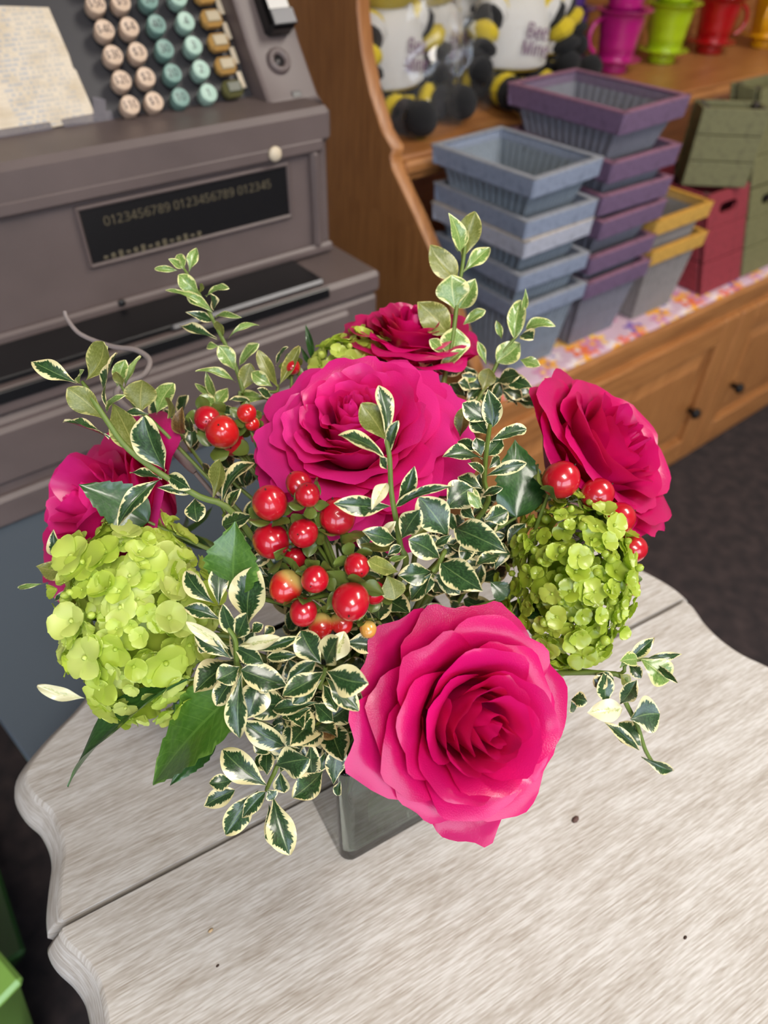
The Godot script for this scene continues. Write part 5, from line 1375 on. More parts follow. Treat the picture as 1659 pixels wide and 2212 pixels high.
func crate(color: String, label: String, x: float, h: float, z: float, yaw: float, size: Vector3, lean: float, handle: bool) -> void:
	var b := Basis(Vector3.UP, yaw) * Basis(Vector3.RIGHT, Vector3(0, 1, -lean), Vector3.BACK)
	var t := thing("wooden_crate", label, "crate", SHOP * Transform3D(b, Vector3(x, h, z)), "wooden slatted crates")
	var hx := size.x * 0.5
	var hz := size.z * 0.5
	var sh := size.y / 3.0
	for i in 3:
		for s in [-1.0, 1.0]:
			if handle and i == 2 and s > 0:
				var c := CSGCombiner3D.new()
				c.name = "slat"
				t.add_child(c, true)
				c.position = Vector3(0, sh * (i + 0.5), hz)
				var bb := CSGBox3D.new()
				bb.name = "board"
				bb.size = Vector3(size.x, sh - 0.002, 0.008)
				bb.material = M[color]
				c.add_child(bb)
				for k in 3:
					var cy: Node
					if k < 2:
						cy = CSGCylinder3D.new()
						cy.radius = 0.0105
						cy.height = 0.05
						cy.sides = 16
						cy.rotation.x = PI / 2
						cy.position.x = (k * 2 - 1) * size.x * 0.15
					else:
						cy = CSGBox3D.new()
						cy.size = Vector3(size.x * 0.3, 0.021, 0.05)
					cy.name = "hole"
					cy.operation = CSGShape3D.OPERATION_SUBTRACTION
					cy.material = M[color]
					c.add_child(cy, true)
			else:
				part("slat", box(Vector3(size.x, sh - 0.002, 0.008), 0.001), M[color], t, at(0, sh * (i + 0.5), s * hz))
			part("slat", box(Vector3(0.006, sh - 0.002, size.z - 0.02), 0.001), M[color], t, at(s * (hx - 0.004), sh * (i + 0.5), 0))
	for sx in [-1.0, 1.0]:
		for sz in [-1.0, 1.0]:
			part("corner_post", box(Vector3(0.012, size.y, 0.012), 0.001), M[color + "_post"], t, at(sx * (hx - 0.011), size.y * 0.5, sz * (hz - 0.010)))
	part("bottom_board", box(Vector3(size.x - 0.02, 0.006, size.z - 0.02), 0.001), M[color], t, at(0, 0.004, 0))

func mug(color: String, label: String, x: float, z: float, yaw: float, k := 1.0) -> void:
	var t := thing("cup_planter", label, "cup", SHOP * at(x, 0.8005, z, yaw), "plastic cup and saucer planters")
	var pr := []
	for p in [[0.0001, 0], [0.030, 0], [0.033, 0.002], [0.033, 0.018], [0.035, 0.020], [0.056, 0.024], [0.060, 0.0275], [0.0585, 0.0285], [0.042, 0.026], [0.040, 0.030], [0.041, 0.046], [0.0422, 0.048], [0.0422, 0.051], [0.0432, 0.053], [0.045, 0.075], [0.0462, 0.077], [0.0462, 0.080], [0.0472, 0.082], [0.049, 0.100], [0.0502, 0.102], [0.0502, 0.105], [0.0512, 0.107], [0.0525, 0.116], [0.062, 0.119], [0.066, 0.1225], [0.064, 0.124], [0.050, 0.122], [0.047, 0.119], [0.042, 0.040], [0.0001, 0.038]]:
		pr.append(Vector2(p[0], p[1]) * k)
	part("cup_body", lathe(pr, 36), M[color], t)
	var arc := []
	for i in 13:
		var a := lerpf(-1.25, 1.35, i / 12.0)
		arc.append(Vector3(-0.044 - cos(a) * 0.034, 0.072 + sin(a) * 0.034, 0) * k)
	part("handle", tube(arc, 0.0052 * k, 0.0052 * k, 10), M[color], t)
	# a second cup standing in the first
	var up := []
	for p in [[0.0001, 0.118], [0.036, 0.118], [0.038, 0.13], [0.042, 0.165], [0.044, 0.20], [0.046, 0.202], [0.0001, 0.203]]:
		up.append(Vector2(p[0], p[1]) * k)
	part("inner_cup", lathe(up, 30), M[color], t)

func plush(label: String, p: Vector3, yaw: float, tilt: float, k: float, words: Array, bag: bool) -> void:
	# p: the shelf point under the toy, in shop axes
	var t := thing("bee_plush", label, "plush toy", SHOP * Transform3D(Basis(Vector3.UP, yaw) * Basis(Vector3.BACK, tilt) * Basis().scaled(Vector3.ONE * k), p), "bee plush toys")
	var pr := []
	for i in 17:
		var e := PI * i / 16
		pr.append(Vector2(maxf(sin(e) * (0.052 - 0.010 * cos(e)) , 0.0001), 0.075 - cos(e) * 0.066))
	part("body", lathe(pr, 24, 0.8), M.plush_black, t)
	for y in [0.028, 0.050]:
		part("stripe", lathe([Vector2(0.030, y - 0.006), Vector2(0.0555 if y > 0.04 else 0.051, y - 0.005), Vector2(0.058 if y > 0.04 else 0.054, y), Vector2(0.0555 if y > 0.04 else 0.053, y + 0.006), Vector2(0.03, y + 0.007)], 24, 0.8), M.plush_yellow, t)
	var hd := []
	for i in 15:
		var e := PI * i / 14
		hd.append(Vector2(maxf(sin(e) * 0.060, 0.0001), 0.185 - cos(e) * 0.052))
	part("head", lathe(hd, 26, 0.9), M.plush_yellow, t)
	for s in [-1.0, 1.0]:
		var arm := [Vector3(s * 0.040, 0.128, 0.005), Vector3(s * 0.060, 0.115, 0.015), Vector3(s * 0.078, 0.092, 0.028), Vector3(s * 0.086, 0.068, 0.038)]
		var line := smooth_line(arm, 4)
		for q in 4:
			var seg := line.slice(q * 3, q * 3 + 4)
			part("sleeve_band", tube(seg, 0.021, 0.022, 12), M.plush_yellow if q % 2 == 0 else M.plush_black, t)
		part("paw", ball(0.019), M.plush_black, t, at(s * 0.088, 0.052, 0.043))
		var leg := smooth_line([Vector3(s * 0.028, 0.030, 0.02), Vector3(s * 0.040, 0.024, 0.05), Vector3(s * 0.048, 0.024, 0.085)], 5)
		for q in 3:
			part("leg_band", tube(leg.slice(q * 3, q * 3 + 4), 0.023, 0.023, 12), M.plush_black if q % 2 == 0 else M.plush_yellow, t)
		part("foot", ball(0.023), M.plush_black, t, at(s * 0.050, 0.027, 0.102))
	# the shirt: a wide tube with short sleeves
	var sh := []
	for q in [[0.060, 0.050], [0.0625, 0.052], [0.062, 0.070], [0.060, 0.095], [0.055, 0.118], [0.042, 0.134], [0.030, 0.142]]:
		sh.append(Vector2(q[0], q[1]))
	var shirt := part("shirt", lathe(sh, 28, 0.82), M.plush_white, t)
	for s in [-1.0, 1.0]:
		part("shirt_sleeve", tube([Vector3(s * 0.036, 0.124, 0.003), Vector3(s * 0.052, 0.118, 0.010), Vector3(s * 0.064, 0.108, 0.017)], 0.026, 0.030, 14), M.plush_white, t)
	for i in words.size():
		part("shirt_print", text_mesh(words[i], 0.026 - 0.002 * i), M.print_purple, shirt, Transform3D(Basis(Vector3.BACK, -0.12) * Basis(Vector3.RIGHT, -0.06), Vector3(0.004, 0.098 - i * 0.022, 0.0525)))
	for s in [-1.0, 1.0]:
		part("wing", leaf_mesh(0, 0.25, 1), M.plush_white, t, Transform3D(Basis(Vector3.BACK, -s * 1.0).scaled_local(Vector3(0.05, 0.09, 0.09)), Vector3(s * 0.02, 0.11, -0.045)))
	if bag:
		var n1 := noise(1.0, 31 + int(p.x * 100), 3)
		var pos := PackedVector3Array()
		for j in 25:
			var v := j / 24.0
			for i in 37:
				var a := TAU * i / 36
				var rx := 0.080 - 0.02 * v
				var rz := 0.092 - 0.02 * v
				var w := 1.0 + 0.16 * n1.get_noise_3d(cos(a) * 2.2, v * 5.0, sin(a) * 2.2) + 0.05 * n1.get_noise_3d(cos(a) * 9.0, v * 16.0, sin(a) * 9.0)
				pos.append(Vector3(cos(a) * rx * w, 0.003 + v * 0.26, 0.028 + sin(a) * rz * w))
		part("plastic_bag", make(pos, grid_index(36, 24)), M.film, t)

func ball(r: float) -> SphereMesh:
	var key := "ball%s" % r
	if not cache.has(key):
		var s := SphereMesh.new()
		s.radius = r
		s.height = r * 2
		s.radial_segments = 18
		s.rings = 9
		cache[key] = s
	return cache[key]

func hutch() -> void:
	var t := thing("pine_hutch", "honey pine hutch with panelled doors, slanted sides and a shelf", "hutch", SHOP)
	var L := -0.709
	var R := 1.05
	var W := R - L
	var mx := (L + R) * 0.5
	# base cabinet
	part("base_top", box(Vector3(W + 0.02, 0.022, 0.50), 0.004), M.pine, t, at(mx, 0.470, -0.24))
	part("base_moulding", box(Vector3(W + 0.006, 0.018, 0.016), 0.005), M.pine, t, at(mx, 0.451, -0.003))
	part("base_side", box(Vector3(0.02, 0.44, 0.46), 0.002), M.pine, t, at(L + 0.01, 0.24, -0.24))
	part("base_side", box(Vector3(0.02, 0.44, 0.46), 0.002), M.pine, t, at(R - 0.01, 0.24, -0.24))
	part("base_back", box(Vector3(W, 0.44, 0.012), 0.002), M.pine, t, at(mx, 0.24, -0.475))
	part("rail", box(Vector3(W, 0.03, 0.02), 0.002), M.pine, t, at(mx, 0.43, -0.013))
	part("plinth", box(Vector3(W - 0.02, 0.035, 0.02), 0.003), M.pine, t, at(mx, 0.0176, -0.014))
	var xs := [L + 0.012, 0.078, 0.56, R - 0.012]
	for d in 3:
		var x0: float = xs[d]
		var x1: float = xs[d + 1]
		var dw := x1 - x0 - 0.006
		var dr := Node3D.new()
		dr.name = "door"
		t.add_child(dr, true)
		dr.position = Vector3((x0 + x1) * 0.5, 0.228, 0.0)
		part("stile", box(Vector3(0.062, 0.385, 0.02), 0.004), M.pine, dr, at(-dw * 0.5 + 0.031, 0, 0))
		part("stile", box(Vector3(0.062, 0.385, 0.02), 0.004), M.pine, dr, at(dw * 0.5 - 0.031, 0, 0))
		part("door_rail", box(Vector3(dw - 0.124, 0.06, 0.02), 0.004), M.pine, dr, at(0, 0.1625, 0))
		part("door_rail", box(Vector3(dw - 0.124, 0.06, 0.02), 0.004), M.pine, dr, at(0, -0.1625, 0))
		part("door_panel", slab_panel(dw - 0.124, 0.265), M.pine, dr, at(0, 0, -0.004))
		var kx := dw * 0.5 - 0.09 if d == 0 else -dw * 0.5 + 0.085
		part("knob", lathe([Vector2(0.0001, 0.030), Vector2(0.008, 0.029), Vector2(0.0135, 0.023), Vector2(0.0125, 0.016), Vector2(0.006, 0.011), Vector2(0.007, 0.0), Vector2(0.0001, 0)], 18), M.knob, dr, Transform3D(Basis(Vector3.RIGHT, PI / 2), Vector3(kx, -0.03, 0.009)))
	# side boards: slanted below the shelf, hollowed above it
	var prof := [Vector2(0.0, 0.481), Vector2(0.06, 0.562), Vector2(0.124, 0.654), Vector2(0.20, 0.732), Vector2(0.262, 0.790), Vector2(0.268, 0.806), Vector2(0.262, 0.818), Vector2(0.290, 0.838), Vector2(0.321, 0.885), Vector2(0.342, 0.935), Vector2(0.352, 0.985), Vector2(0.352, 1.05), Vector2(0.335, 1.13), Vector2(0.30, 1.22), Vector2(0.29, 1.30), Vector2(0.49, 1.30), Vector2(0.60, 1.30), Vector2(0.60, 0.481)]
	var poly := PackedVector2Array()
	for p in prof:
		poly.append(Vector2(-p.x, p.y))
	var rings := [Vector2(-0.003, 0.012), Vector2(0, 0.009), Vector2(0, -0.009), Vector2(-0.003, -0.012)]
	var lay := Basis(Vector3(0, 0, 1), Vector3(1, 0, 0), Vector3(0, 1, 0))
	for x in [L + 0.012, R - 0.012]:
		part("side_board", slab(poly, rings, PackedFloat32Array(), Transform2D(Vector2(0, 1), Vector2(1, 0), Vector2(0, x))), M.pine, t, Transform3D(lay, Vector3(x, 0, 0)))
	part("shelf", box(Vector3(W - 0.048, 0.018, 0.32), 0.004), M.pine, t, at(mx, 0.791, -0.43))
	part("shelf_lip", box(Vector3(W - 0.048, 0.022, 0.014), 0.006), M.pine, t, at(mx, 0.783, -0.265))
	part("shelf_lip", box(Vector3(W - 0.048, 0.010, 0.010), 0.004), M.pine, t, at(mx, 0.766, -0.272))
	part("back_board", box(Vector3(W - 0.02, 0.82, 0.012), 0.002), M.pine, t, at(mx, 0.89, -0.60))
	part("top_board", box(Vector3(W + 0.03, 0.022, 0.34), 0.005), M.pine, t, at(mx, 1.31, -0.45))
	# floral cloth under the pots
	var c := part(numbered("floral_cloth"), cloth_mesh(W - 0.06, 0.42), M.floral, self, SHOP * at(mx, 0.4815, -0.205))
	tag(c, "floral cotton runner with purple and yellow blossoms under the pots", "cloth")

func slab_panel(w: float, h: float) -> ArrayMesh:
	var poly := PackedVector2Array([Vector2(-w * 0.5, -h * 0.5), Vector2(w * 0.5, -h * 0.5), Vector2(w * 0.5, h * 0.5), Vector2(-w * 0.5, h * 0.5)])
	var pos := PackedVector3Array()
	var uv := PackedVector2Array()
	var rows := [[0.0, -0.004], [0.004, 0.001], [0.006, -0.001], [0.040, 0.007], [0.042, 0.009]]
	for r in rows:
		for i in 5:
			var p := poly[i % 4]
			p -= Vector2(signf(p.x), signf(p.y)) * r[0]
			pos.append(Vector3(p.x, p.y, r[1]))
			uv.append(Vector2(p.y, p.x + r[0]))
	var idx := grid_index(4, rows.size() - 1)
	var a := 4 * 5
	idx.append_array([a, a + 2, a + 1, a, a + 3, a + 2])
	var flat := PackedVector3Array()
	var fuv := PackedVector2Array()
	var fidx := PackedInt32Array()
	for i in idx.size():
		flat.append(pos[idx[i]])
		fuv.append(uv[idx[i]])
		fidx.append(i)
	return make(flat, fidx, fuv)

func cloth_mesh(w: float, d: float) -> ArrayMesh:
	var n1 := noise(9.0, 3, 2)
	var pos := PackedVector3Array()
	var uv := PackedVector2Array()
	var nu := 90
	var nv := 22
	for j in nv + 1:
		for i in nu + 1:
			var x := (float(i) / nu - 0.5) * w
			var s := float(j) / nv * (d + 0.012)
			var z := -d * 0.5 + minf(s, d)
			var y := 0.0014 + 0.0012 * n1.get_noise_2d(x, z)
			if s > d:
				y -= (s - d) * 0.9
				z += (s - d) * 0.35
			pos.append(Vector3(x, y, z))
			uv.append(Vector2(x, s))
	return make(pos, grid_index(nu, nv), uv)

func register() -> void:
	# local axes: x along its front, y up from the counter, z out of the front
	var o := SHOP * Transform3D(Basis(), Vector3(-1.437, 0.66, 0.035))
	var t := thing("cash_register", "old taupe metal cash register with round number keys", "cash register", o)
	var x1 := 0.473
	var x0 := -0.16
	part("base", box(Vector3(x1 - x0, 0.112, 0.46), 0.006), M.taupe, t, at((x0 + x1) * 0.5, 0.0565, -0.230))
	part("base_lid", box(Vector3(x1 - x0 + 0.004, 0.026, 0.464), 0.005), M.taupe, t, at((x0 + x1) * 0.5, 0.126, -0.230))
	part("drawer_front", box(Vector3(x1 - x0 - 0.075, 0.058, 0.010), 0.004), M.taupe, t, at((x0 + x1) * 0.5 - 0.008, 0.075, 0.001))
	part("plinth", box(Vector3(x1 - x0 + 0.008, 0.034, 0.012), 0.004), M.taupe, t, at((x0 + x1) * 0.5, 0.0175, 0.003))
	# receipt shelf: dark slab with a steel edge
	part("receipt_shelf", box(Vector3(0.40 - x0, 0.006, 0.062), 0.001), M.black_enamel, t, at((x0 + 0.40) * 0.5, 0.142, -0.040))
	part("steel_edge", box(Vector3(0.185, 0.007, 0.008), 0.003), M.steel, t, at(0.40 - 0.0925, 0.1425, -0.008))
	part("drawer_gap", box(Vector3(0.40 - x0, 0.012, 0.004), 0.001), M.black_enamel, t, at((x0 + 0.40) * 0.5, 0.1335, 0.0025))
	# body with a stepped head
	var xb := 0.459
	part("body", box(Vector3(xb - x0, 0.136, 0.34), 0.004), M.taupe, t, at((x0 + xb) * 0.5, 0.206, -0.248))
	part("body_head", box(Vector3(xb - x0 + 0.004, 0.036, 0.35), 0.006), M.taupe, t, at((x0 + xb) * 0.5 + 0.001, 0.280, -0.2455))
	part("moulding", box(Vector3(xb - x0 - 0.01, 0.016, 0.008), 0.004), M.taupe, t, at((x0 + xb) * 0.5 - 0.004, 0.262, -0.0735))
	part("moulding", box(Vector3(xb - x0, 0.012, 0.008), 0.003), M.taupe, t, at((x0 + xb) * 0.5, 0.147, -0.0755))
	part("panel_post", box(Vector3(0.011, 0.108, 0.010), 0.004), M.taupe, t, at(0.438, 0.203, -0.0745))
	# the printed wheel window
	part("window_frame", box(Vector3(0.234, 0.004, 0.006), 0.0015), M.taupe, t, at(0.289, 0.2482, -0.0765))
	part("window_frame", box(Vector3(0.234, 0.004, 0.006), 0.0015), M.taupe, t, at(0.289, 0.1932, -0.0765))
	part("window_frame", box(Vector3(0.004, 0.058, 0.006), 0.0015), M.taupe, t, at(0.1735, 0.2207, -0.0765))
	part("window_frame", box(Vector3(0.004, 0.058, 0.006), 0.0015), M.taupe, t, at(0.4045, 0.2207, -0.0765))
	part("print_drum", lathe([Vector2(0.0001, -0.113), Vector2(0.030, -0.113), Vector2(0.030, 0.113), Vector2(0.0001, 0.113)], 32), M.black_enamel, t, Transform3D(Basis(Vector3.BACK, PI / 2), Vector3(0.289, 0.2215, -0.1065)))
	part("window_bed", box(Vector3(0.228, 0.052, 0.002), 0.0005), M.black_enamel, t, at(0.289, 0.2207, -0.0772))
	var words := part("drum_numerals", text_mesh("0123456789 0123456789 012345", 0.0105, 0.0003), M.gilt, t, at(0.289, 0.2320, -0.0755))
	words.scale = Vector3(1.2, 1.1, 1)
	for i in 14:
		part("type_peg", box(Vector3(0.0045, 0.003 + 0.002 * (i * 7 % 3), 0.001), 0.0004), M.gilt, t, at(0.190 + 0.0078 * i, 0.1985, -0.0757))
	part("button", lathe([Vector2(0.0001, 0.005), Vector2(0.006, 0.0045), Vector2(0.0075, 0.002), Vector2(0.0075, 0), Vector2(0.0001, 0)], 16), M.ivory, t, Transform3D(Basis(Vector3.RIGHT, PI / 2), Vector3(0.386, 0.263, -0.0695)))
	part("screw", lathe([Vector2(0.0001, 0.003), Vector2(0.003, 0.0026), Vector2(0.004, 0.001), Vector2(0.004, 0), Vector2(0.0001, 0)], 12), M.black_enamel, t, Transform3D(Basis(Vector3.RIGHT, PI / 2), Vector3(0.193, 0.151, -0.0722)))
	# keyboard slope
	var rake := deg_to_rad(55)
	var kb := Transform3D(Basis(Vector3(1, 0, 0), Vector3(0, sin(rake), -cos(rake)), Vector3(0, cos(rake), sin(rake))), Vector3(0.262, 0.296, -0.145))
	part("keyboard_plate", box(Vector3(0.535, 0.30, 0.012), 0.003), M.plate, t, kb * at(-0.116, 0.135, -0.009))
	part("head_block", box(Vector3(xb - x0 - 0.02, 0.30, 0.20), 0.01), M.taupe, t, at((x0 + xb) * 0.5 - 0.008, 0.42, -0.36))
	part("plate_rim", box(Vector3(0.535, 0.008, 0.012), 0.003), M.taupe, t, kb * at(-0.116, -0.008, -0.002))
	# right cheek with a hollowed front
	var cheek := PackedVector2Array()
	for p in [Vector2(0.10, 0.288), Vector2(0.118, 0.300), Vector2(0.150, 0.345), Vector2(0.178, 0.395), Vector2(0.205, 0.450), Vector2(0.235, 0.510), Vector2(0.270, 0.570), Vector2(0.40, 0.60), Vector2(0.40, 0.288)]:
		cheek.append(Vector2(-p.x, p.y))
	var lay := Basis(Vector3(0, 0, 1), Vector3(1, 0, 0), Vector3(0, 1, 0))
	part("cheek", slab(cheek, [Vector2(-0.004, 0.032), Vector2(0, 0.028), Vector2(0, -0.028), Vector2(-0.004, -0.032)]), M.taupe, t, Transform3D(lay, Vector3(0.444, 0, 0)))
	part("cheek", slab(cheek, [Vector2(-0.004, 0.022), Vector2(0, 0.018), Vector2(0, -0.018), Vector2(-0.004, -0.022)]), M.taupe, t, Transform3D(lay, Vector3(-0.139, 0, 0)))
	# keys, read off the plate: columns by x, rows by height
	var cols := [[0.006, ["$10", "$20", "$30", "$40", "$50", "$60"], "key_peach"], [0.031, ["$1", "$2", "$3", "$4", "$5", "$6"], "key_peach"], [0.0595, ["10", "20", "30", "40", "50", "60"], "key_teal"], [0.091, ["1", "2", "3", "4", "5", "6"], "key_mint"]]
	var cap := lathe([Vector2(0.0068, -0.004), Vector2(0.0088, -0.003), Vector2(0.0094, 0.006), Vector2(0.0090, 0.0095), Vector2(0.0082, 0.0103), Vector2(0.0072, 0.0098), Vector2(0.0001, 0.0094)], 28)
	for c in cols:
		for i in 6:
			var xf: Transform3D = kb * Transform3D(Basis(Vector3.RIGHT, PI / 2), Vector3(c[0] + 0.0015 * i, 0.0075 + 0.0230 * i, 0.006))
			var key := part("key", cap, M[c[2]], t, xf)
			part("key_stem", lathe([Vector2(0.003, -0.010), Vector2(0.003, -0.003)], 8), M.black_enamel, key)
			part("numeral", text_mesh(c[1][i], 0.0098, 0.0002), M.ink, key, Transform3D(Basis(Vector3.RIGHT, -PI / 2), Vector3(0, 0.0097, 0)))
	for i in 6:
		var xf: Transform3D = kb * at(0.122 + 0.0018 * i, 0.010 + 0.0230 * i, 0.008)
		var key := part("function_key", box(Vector3(0.0225, 0.0165, 0.014), 0.004), M.key_green if i == 0 else M.key_yellow, t, xf)
		part("key_face", box(Vector3(0.0155, 0.0105, 0.002), 0.001), M.key_green_face if i == 0 else M.key_yellow_face, key, at(0, 0, 0.0068))
	for i in 5:
		part("label_strip", box(Vector3(0.006, 0.017, 0.002), 0.0005), M.ivory, t, kb * at(0.1405 + 0.002 * i, 0.021 + 0.0245 * i, 0.0008))
	part("lever_slot", box(Vector3(0.004, 0.16, 0.004), 0.001), M.black_enamel, t, kb * Transform3D(Basis(Vector3.BACK, -0.06), Vector3(0.158, 0.10, -0.002)))
	part("slot_lever", box(Vector3(0.008, 0.03, 0.02), 0.003), M.steel, t, kb * Transform3D(Basis(Vector3.BACK, -0.3), Vector3(0.160, 0.102, 0.006)))
	# lock, slot and lever on the cheek: its face leans like the keyboard
	var ck := Transform3D(kb.basis, Vector3(0.444, 0.345, -0.150))
	var lock := part("lock_ring", lathe([Vector2(0.006, 0.0), Vector2(0.006, 0.003), Vector2(0.0085, 0.0055), Vector2(0.012, 0.005), Vector2(0.0135, 0.0015), Vector2(0.0135, -0.006)], 28), M.taupe, t, ck * Transform3D(Basis(Vector3.RIGHT, PI / 2), Vector3(-0.004, -0.019, 0.0)))
	part("lock_core", lathe([Vector2(0.0001, 0.001), Vector2(0.006, 0.001), Vector2(0.006, -0.004)], 16), M.gunmetal, lock)
	part("key_slot", box(Vector3(0.012, 0.007, 0.006), 0.001), M.black_enamel, t, ck * at(0.004, -0.054, -0.0015))
	part("clerk_lever", box(Vector3(0.032, 0.045, 0.022), 0.004), M.black_gloss, t, ck * at(0.006, 0.027, 0.010))
	part("lever_plate", box(Vector3(0.028, 0.016, 0.003), 0.001), M.steel, t, ck * at(0.007, 0.014, 0.0215))
	# the price list taped on the plate
	var pap := PackedVector2Array([Vector2(-0.118, -0.122), Vector2(-0.0275, -0.112), Vector2(-0.0268, -0.070), Vector2(-0.0280, -0.058), Vector2(-0.0262, -0.055), Vector2(-0.0255, -0.012), Vector2(-0.030, -0.008), Vector2(-0.05, -0.0095), Vector2(-0.09, -0.0085), Vector2(-0.17, -0.007), Vector2(-0.175, -0.118)])
	var sheet := part(numbered("price_list"), slab(pap, [Vector2(0, 0.0006), Vector2(0, 0)], PackedFloat32Array(), Transform2D(Vector2(1, 0), Vector2(0, 1), Vector2.ZERO)), M.paper, self, o * kb * Transform3D(Basis(Vector3.RIGHT, PI / 2), Vector3(0, -0.004, -0.0018)))
	tag(sheet, "yellowed handwritten price list taped on the cash register", "paper")
	for d in [[-0.034, 0.006, 0.05, 0.010, 0.02], [-0.02, 0.013, 0.012, 0.024, -0.4], [0.075, -0.004, 0.10, 0.007, 0.02], [-0.10, 0.004, 0.06, 0.012, 0.0]]:
		var tp := part(numbered("tape_strip"), box(Vector3(d[2], d[3], 0.0004), 0.0001), M.tape, self, o * kb * Transform3D(Basis(Vector3.BACK, d[4]), Vector3(d[0], d[1], -0.0006)))
		tag(tp, ["strip of clear tape along the lower right edge of the price list", "short slanted piece of clear tape beside the price list corner", "long worn tape strip below the round keys", "clear tape across the lower left edge of the price list"][taken["tape_strip"] - 1], "tape", "old clear tape")

func shop() -> void:
	# floor, walls and ceiling; daylight comes through a shop window behind the camera and one on the left
	var room := func(called: String, size: Vector3, p: Vector3, m: String) -> void:
		struct(called, box(size, 0.001), M[m], SHOP * Transform3D(Basis(), p))
	room.call("floor", Vector3(5.2, 0.1, 4.4), Vector3(-0.9, -0.05, 1.1), "carpet")
	room.call("ceiling", Vector3(5.2, 0.1, 4.4), Vector3(-0.9, 2.65, 1.1), "plaster")
	room.call("wall_back", Vector3(5.2, 2.6, 0.1), Vector3(-0.9, 1.3, -0.72), "plaster")
	room.call("wall_right", Vector3(0.1, 2.6, 4.4), Vector3(1.65, 1.3, 1.1), "plaster")
	# left wall with its window
	room.call("wall_left", Vector3(0.1, 0.85, 4.4), Vector3(-3.45, 0.425, 1.1), "plaster")
	room.call("wall_left", Vector3(0.1, 0.3, 4.4), Vector3(-3.45, 2.45, 1.1), "plaster")
	room.call("wall_left", Vector3(0.1, 1.45, 2.5), Vector3(-3.45, 1.575, 0.15), "plaster")
	room.call("wall_left", Vector3(0.1, 1.45, 0.4), Vector3(-3.45, 1.575, 3.1), "plaster")
	# front wall with the shop window
	room.call("wall_front", Vector3(5.2, 0.5, 0.1), Vector3(-0.9, 0.25, 3.25), "plaster")
	room.call("wall_front", Vector3(5.2, 0.3, 0.1), Vector3(-0.9, 2.45, 3.25), "plaster")
	room.call("wall_front", Vector3(0.3, 1.8, 0.1), Vector3(-3.35, 1.4, 3.25), "plaster")
	room.call("wall_front", Vector3(2.4, 1.8, 0.1), Vector3(0.5, 1.4, 3.25), "plaster")
	for w in [[Vector3(2.5, 1.8, 0), Vector3(-1.95, 1.4, 3.25), 0.0], [Vector3(1.5, 1.45, 0), Vector3(-3.45, 1.575, 2.15), PI / 2]]:
		var f := Node3D.new()
		f.name = "window_1" if w[2] == 0.0 else "window_2"
		add_child(f)
		f.set_meta("kind", "structure")
		f.transform = SHOP * Transform3D(Basis(Vector3.UP, w[2]), w[1])
		for s in [-1.0, 1.0]:
			part("window_bar", box(Vector3(0.05, w[0].y, 0.06), 0.004), M.white_paint, f, at(s * (w[0].x * 0.5 - 0.025), 0, 0))
			part("window_bar", box(Vector3(w[0].x, 0.05, 0.06), 0.004), M.white_paint, f, at(0, s * (w[0].y * 0.5 - 0.025), 0))
		part("window_bar", box(Vector3(0.04, w[0].y, 0.05), 0.004), M.white_paint, f)
	# two ceiling panels
	for x in [-1.75, 0.0]:
		var l := thing("ceiling_light", "square white ceiling light panel " + ("over the cash register side" if x < -1 else "over the hutch side"), "ceiling light", SHOP * at(x, 2.56, 1.75 if x < -1 else 1.2), "ceiling lights")
		part("light_frame", box(Vector3(0.64, 0.05, 1.24), 0.004), M.white_paint, l, at(0, 0.012, 0))
		part("diffuser", box(Vector3(0.58, 0.006, 1.18), 0.002), M.glow, l, at(0, -0.017, 0))
		var a := AreaLight3D.new()
		a.name = "panel_glow"
		a.area_size = Vector2(0.58, 1.18)
		a.light_color = Color(1.0, 0.97, 0.93)
		a.light_energy = LAMP
		a.area_range = 9.0
		a.shadow_enabled = true
		l.add_child(a)
		a.transform = Transform3D(Basis(Vector3.RIGHT, -PI / 2), Vector3(0, -0.026, 0))
	# the counter the register stands on: dark blue-grey top on a cabinet
	var c := thing("counter", "blue-grey topped counter carrying the cash register", "counter", Transform3D())
	var top := PackedVector2Array()
	for p in [Vector3(-0.254, 0.66, -0.2556), Vector3(-0.2927, 0.66, -0.2919), Vector3(-0.62, 0, -0.60), Vector3(-0.85, 0, -0.95), Vector3(-0.35, 0, -1.30), Vector3(0.09, 0, -0.86), Vector3(-0.0973, 0.66, -0.4455), Vector3(-0.2121, 0.66, -0.2628)]:
		top.append(Vector2(p.x, p.z))
	part("counter_top", slab(top, [Vector2(-0.002, 0.66), Vector2(0, 0.658), Vector2(0, 0.634), Vector2(-0.003, 0.63)]), M.counter, c)
	var body := PackedVector2Array()
	var mid := Vector2(-0.35, -0.75)
	for p in top:
		body.append(mid + (p - mid) * 0.93)
	part("counter_body", slab(body, [Vector2(0, 0.63), Vector2(0, 0.002)]), M.counter, c)
	# green boxes at the lower left
	var g := thing("green_box", "bright lime green box nearest the lower left corner", "box", Transform3D(Basis(Vector3.UP, -0.62), Vector3.ZERO))
	green_bin(g, Vector3(0.22, 0.345, 0.16), M.lime_plastic)
	g.position = Vector3(Vector3(-0.3394, 0.345, -0.1993).x, 0, Vector3(-0.3394, 0.345, -0.1993).z) - g.basis.x * 0.112 + g.basis.z * 0.082
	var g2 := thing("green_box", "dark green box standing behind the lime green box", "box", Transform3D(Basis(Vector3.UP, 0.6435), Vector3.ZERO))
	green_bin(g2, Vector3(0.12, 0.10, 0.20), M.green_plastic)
	g2.position = Vector3(Vector3(-0.4518, 0.1, -0.2897).x, 0, Vector3(-0.4518, 0.1, -0.2897).z) - g2.basis.x * 0.062 - g2.basis.z * 0.102

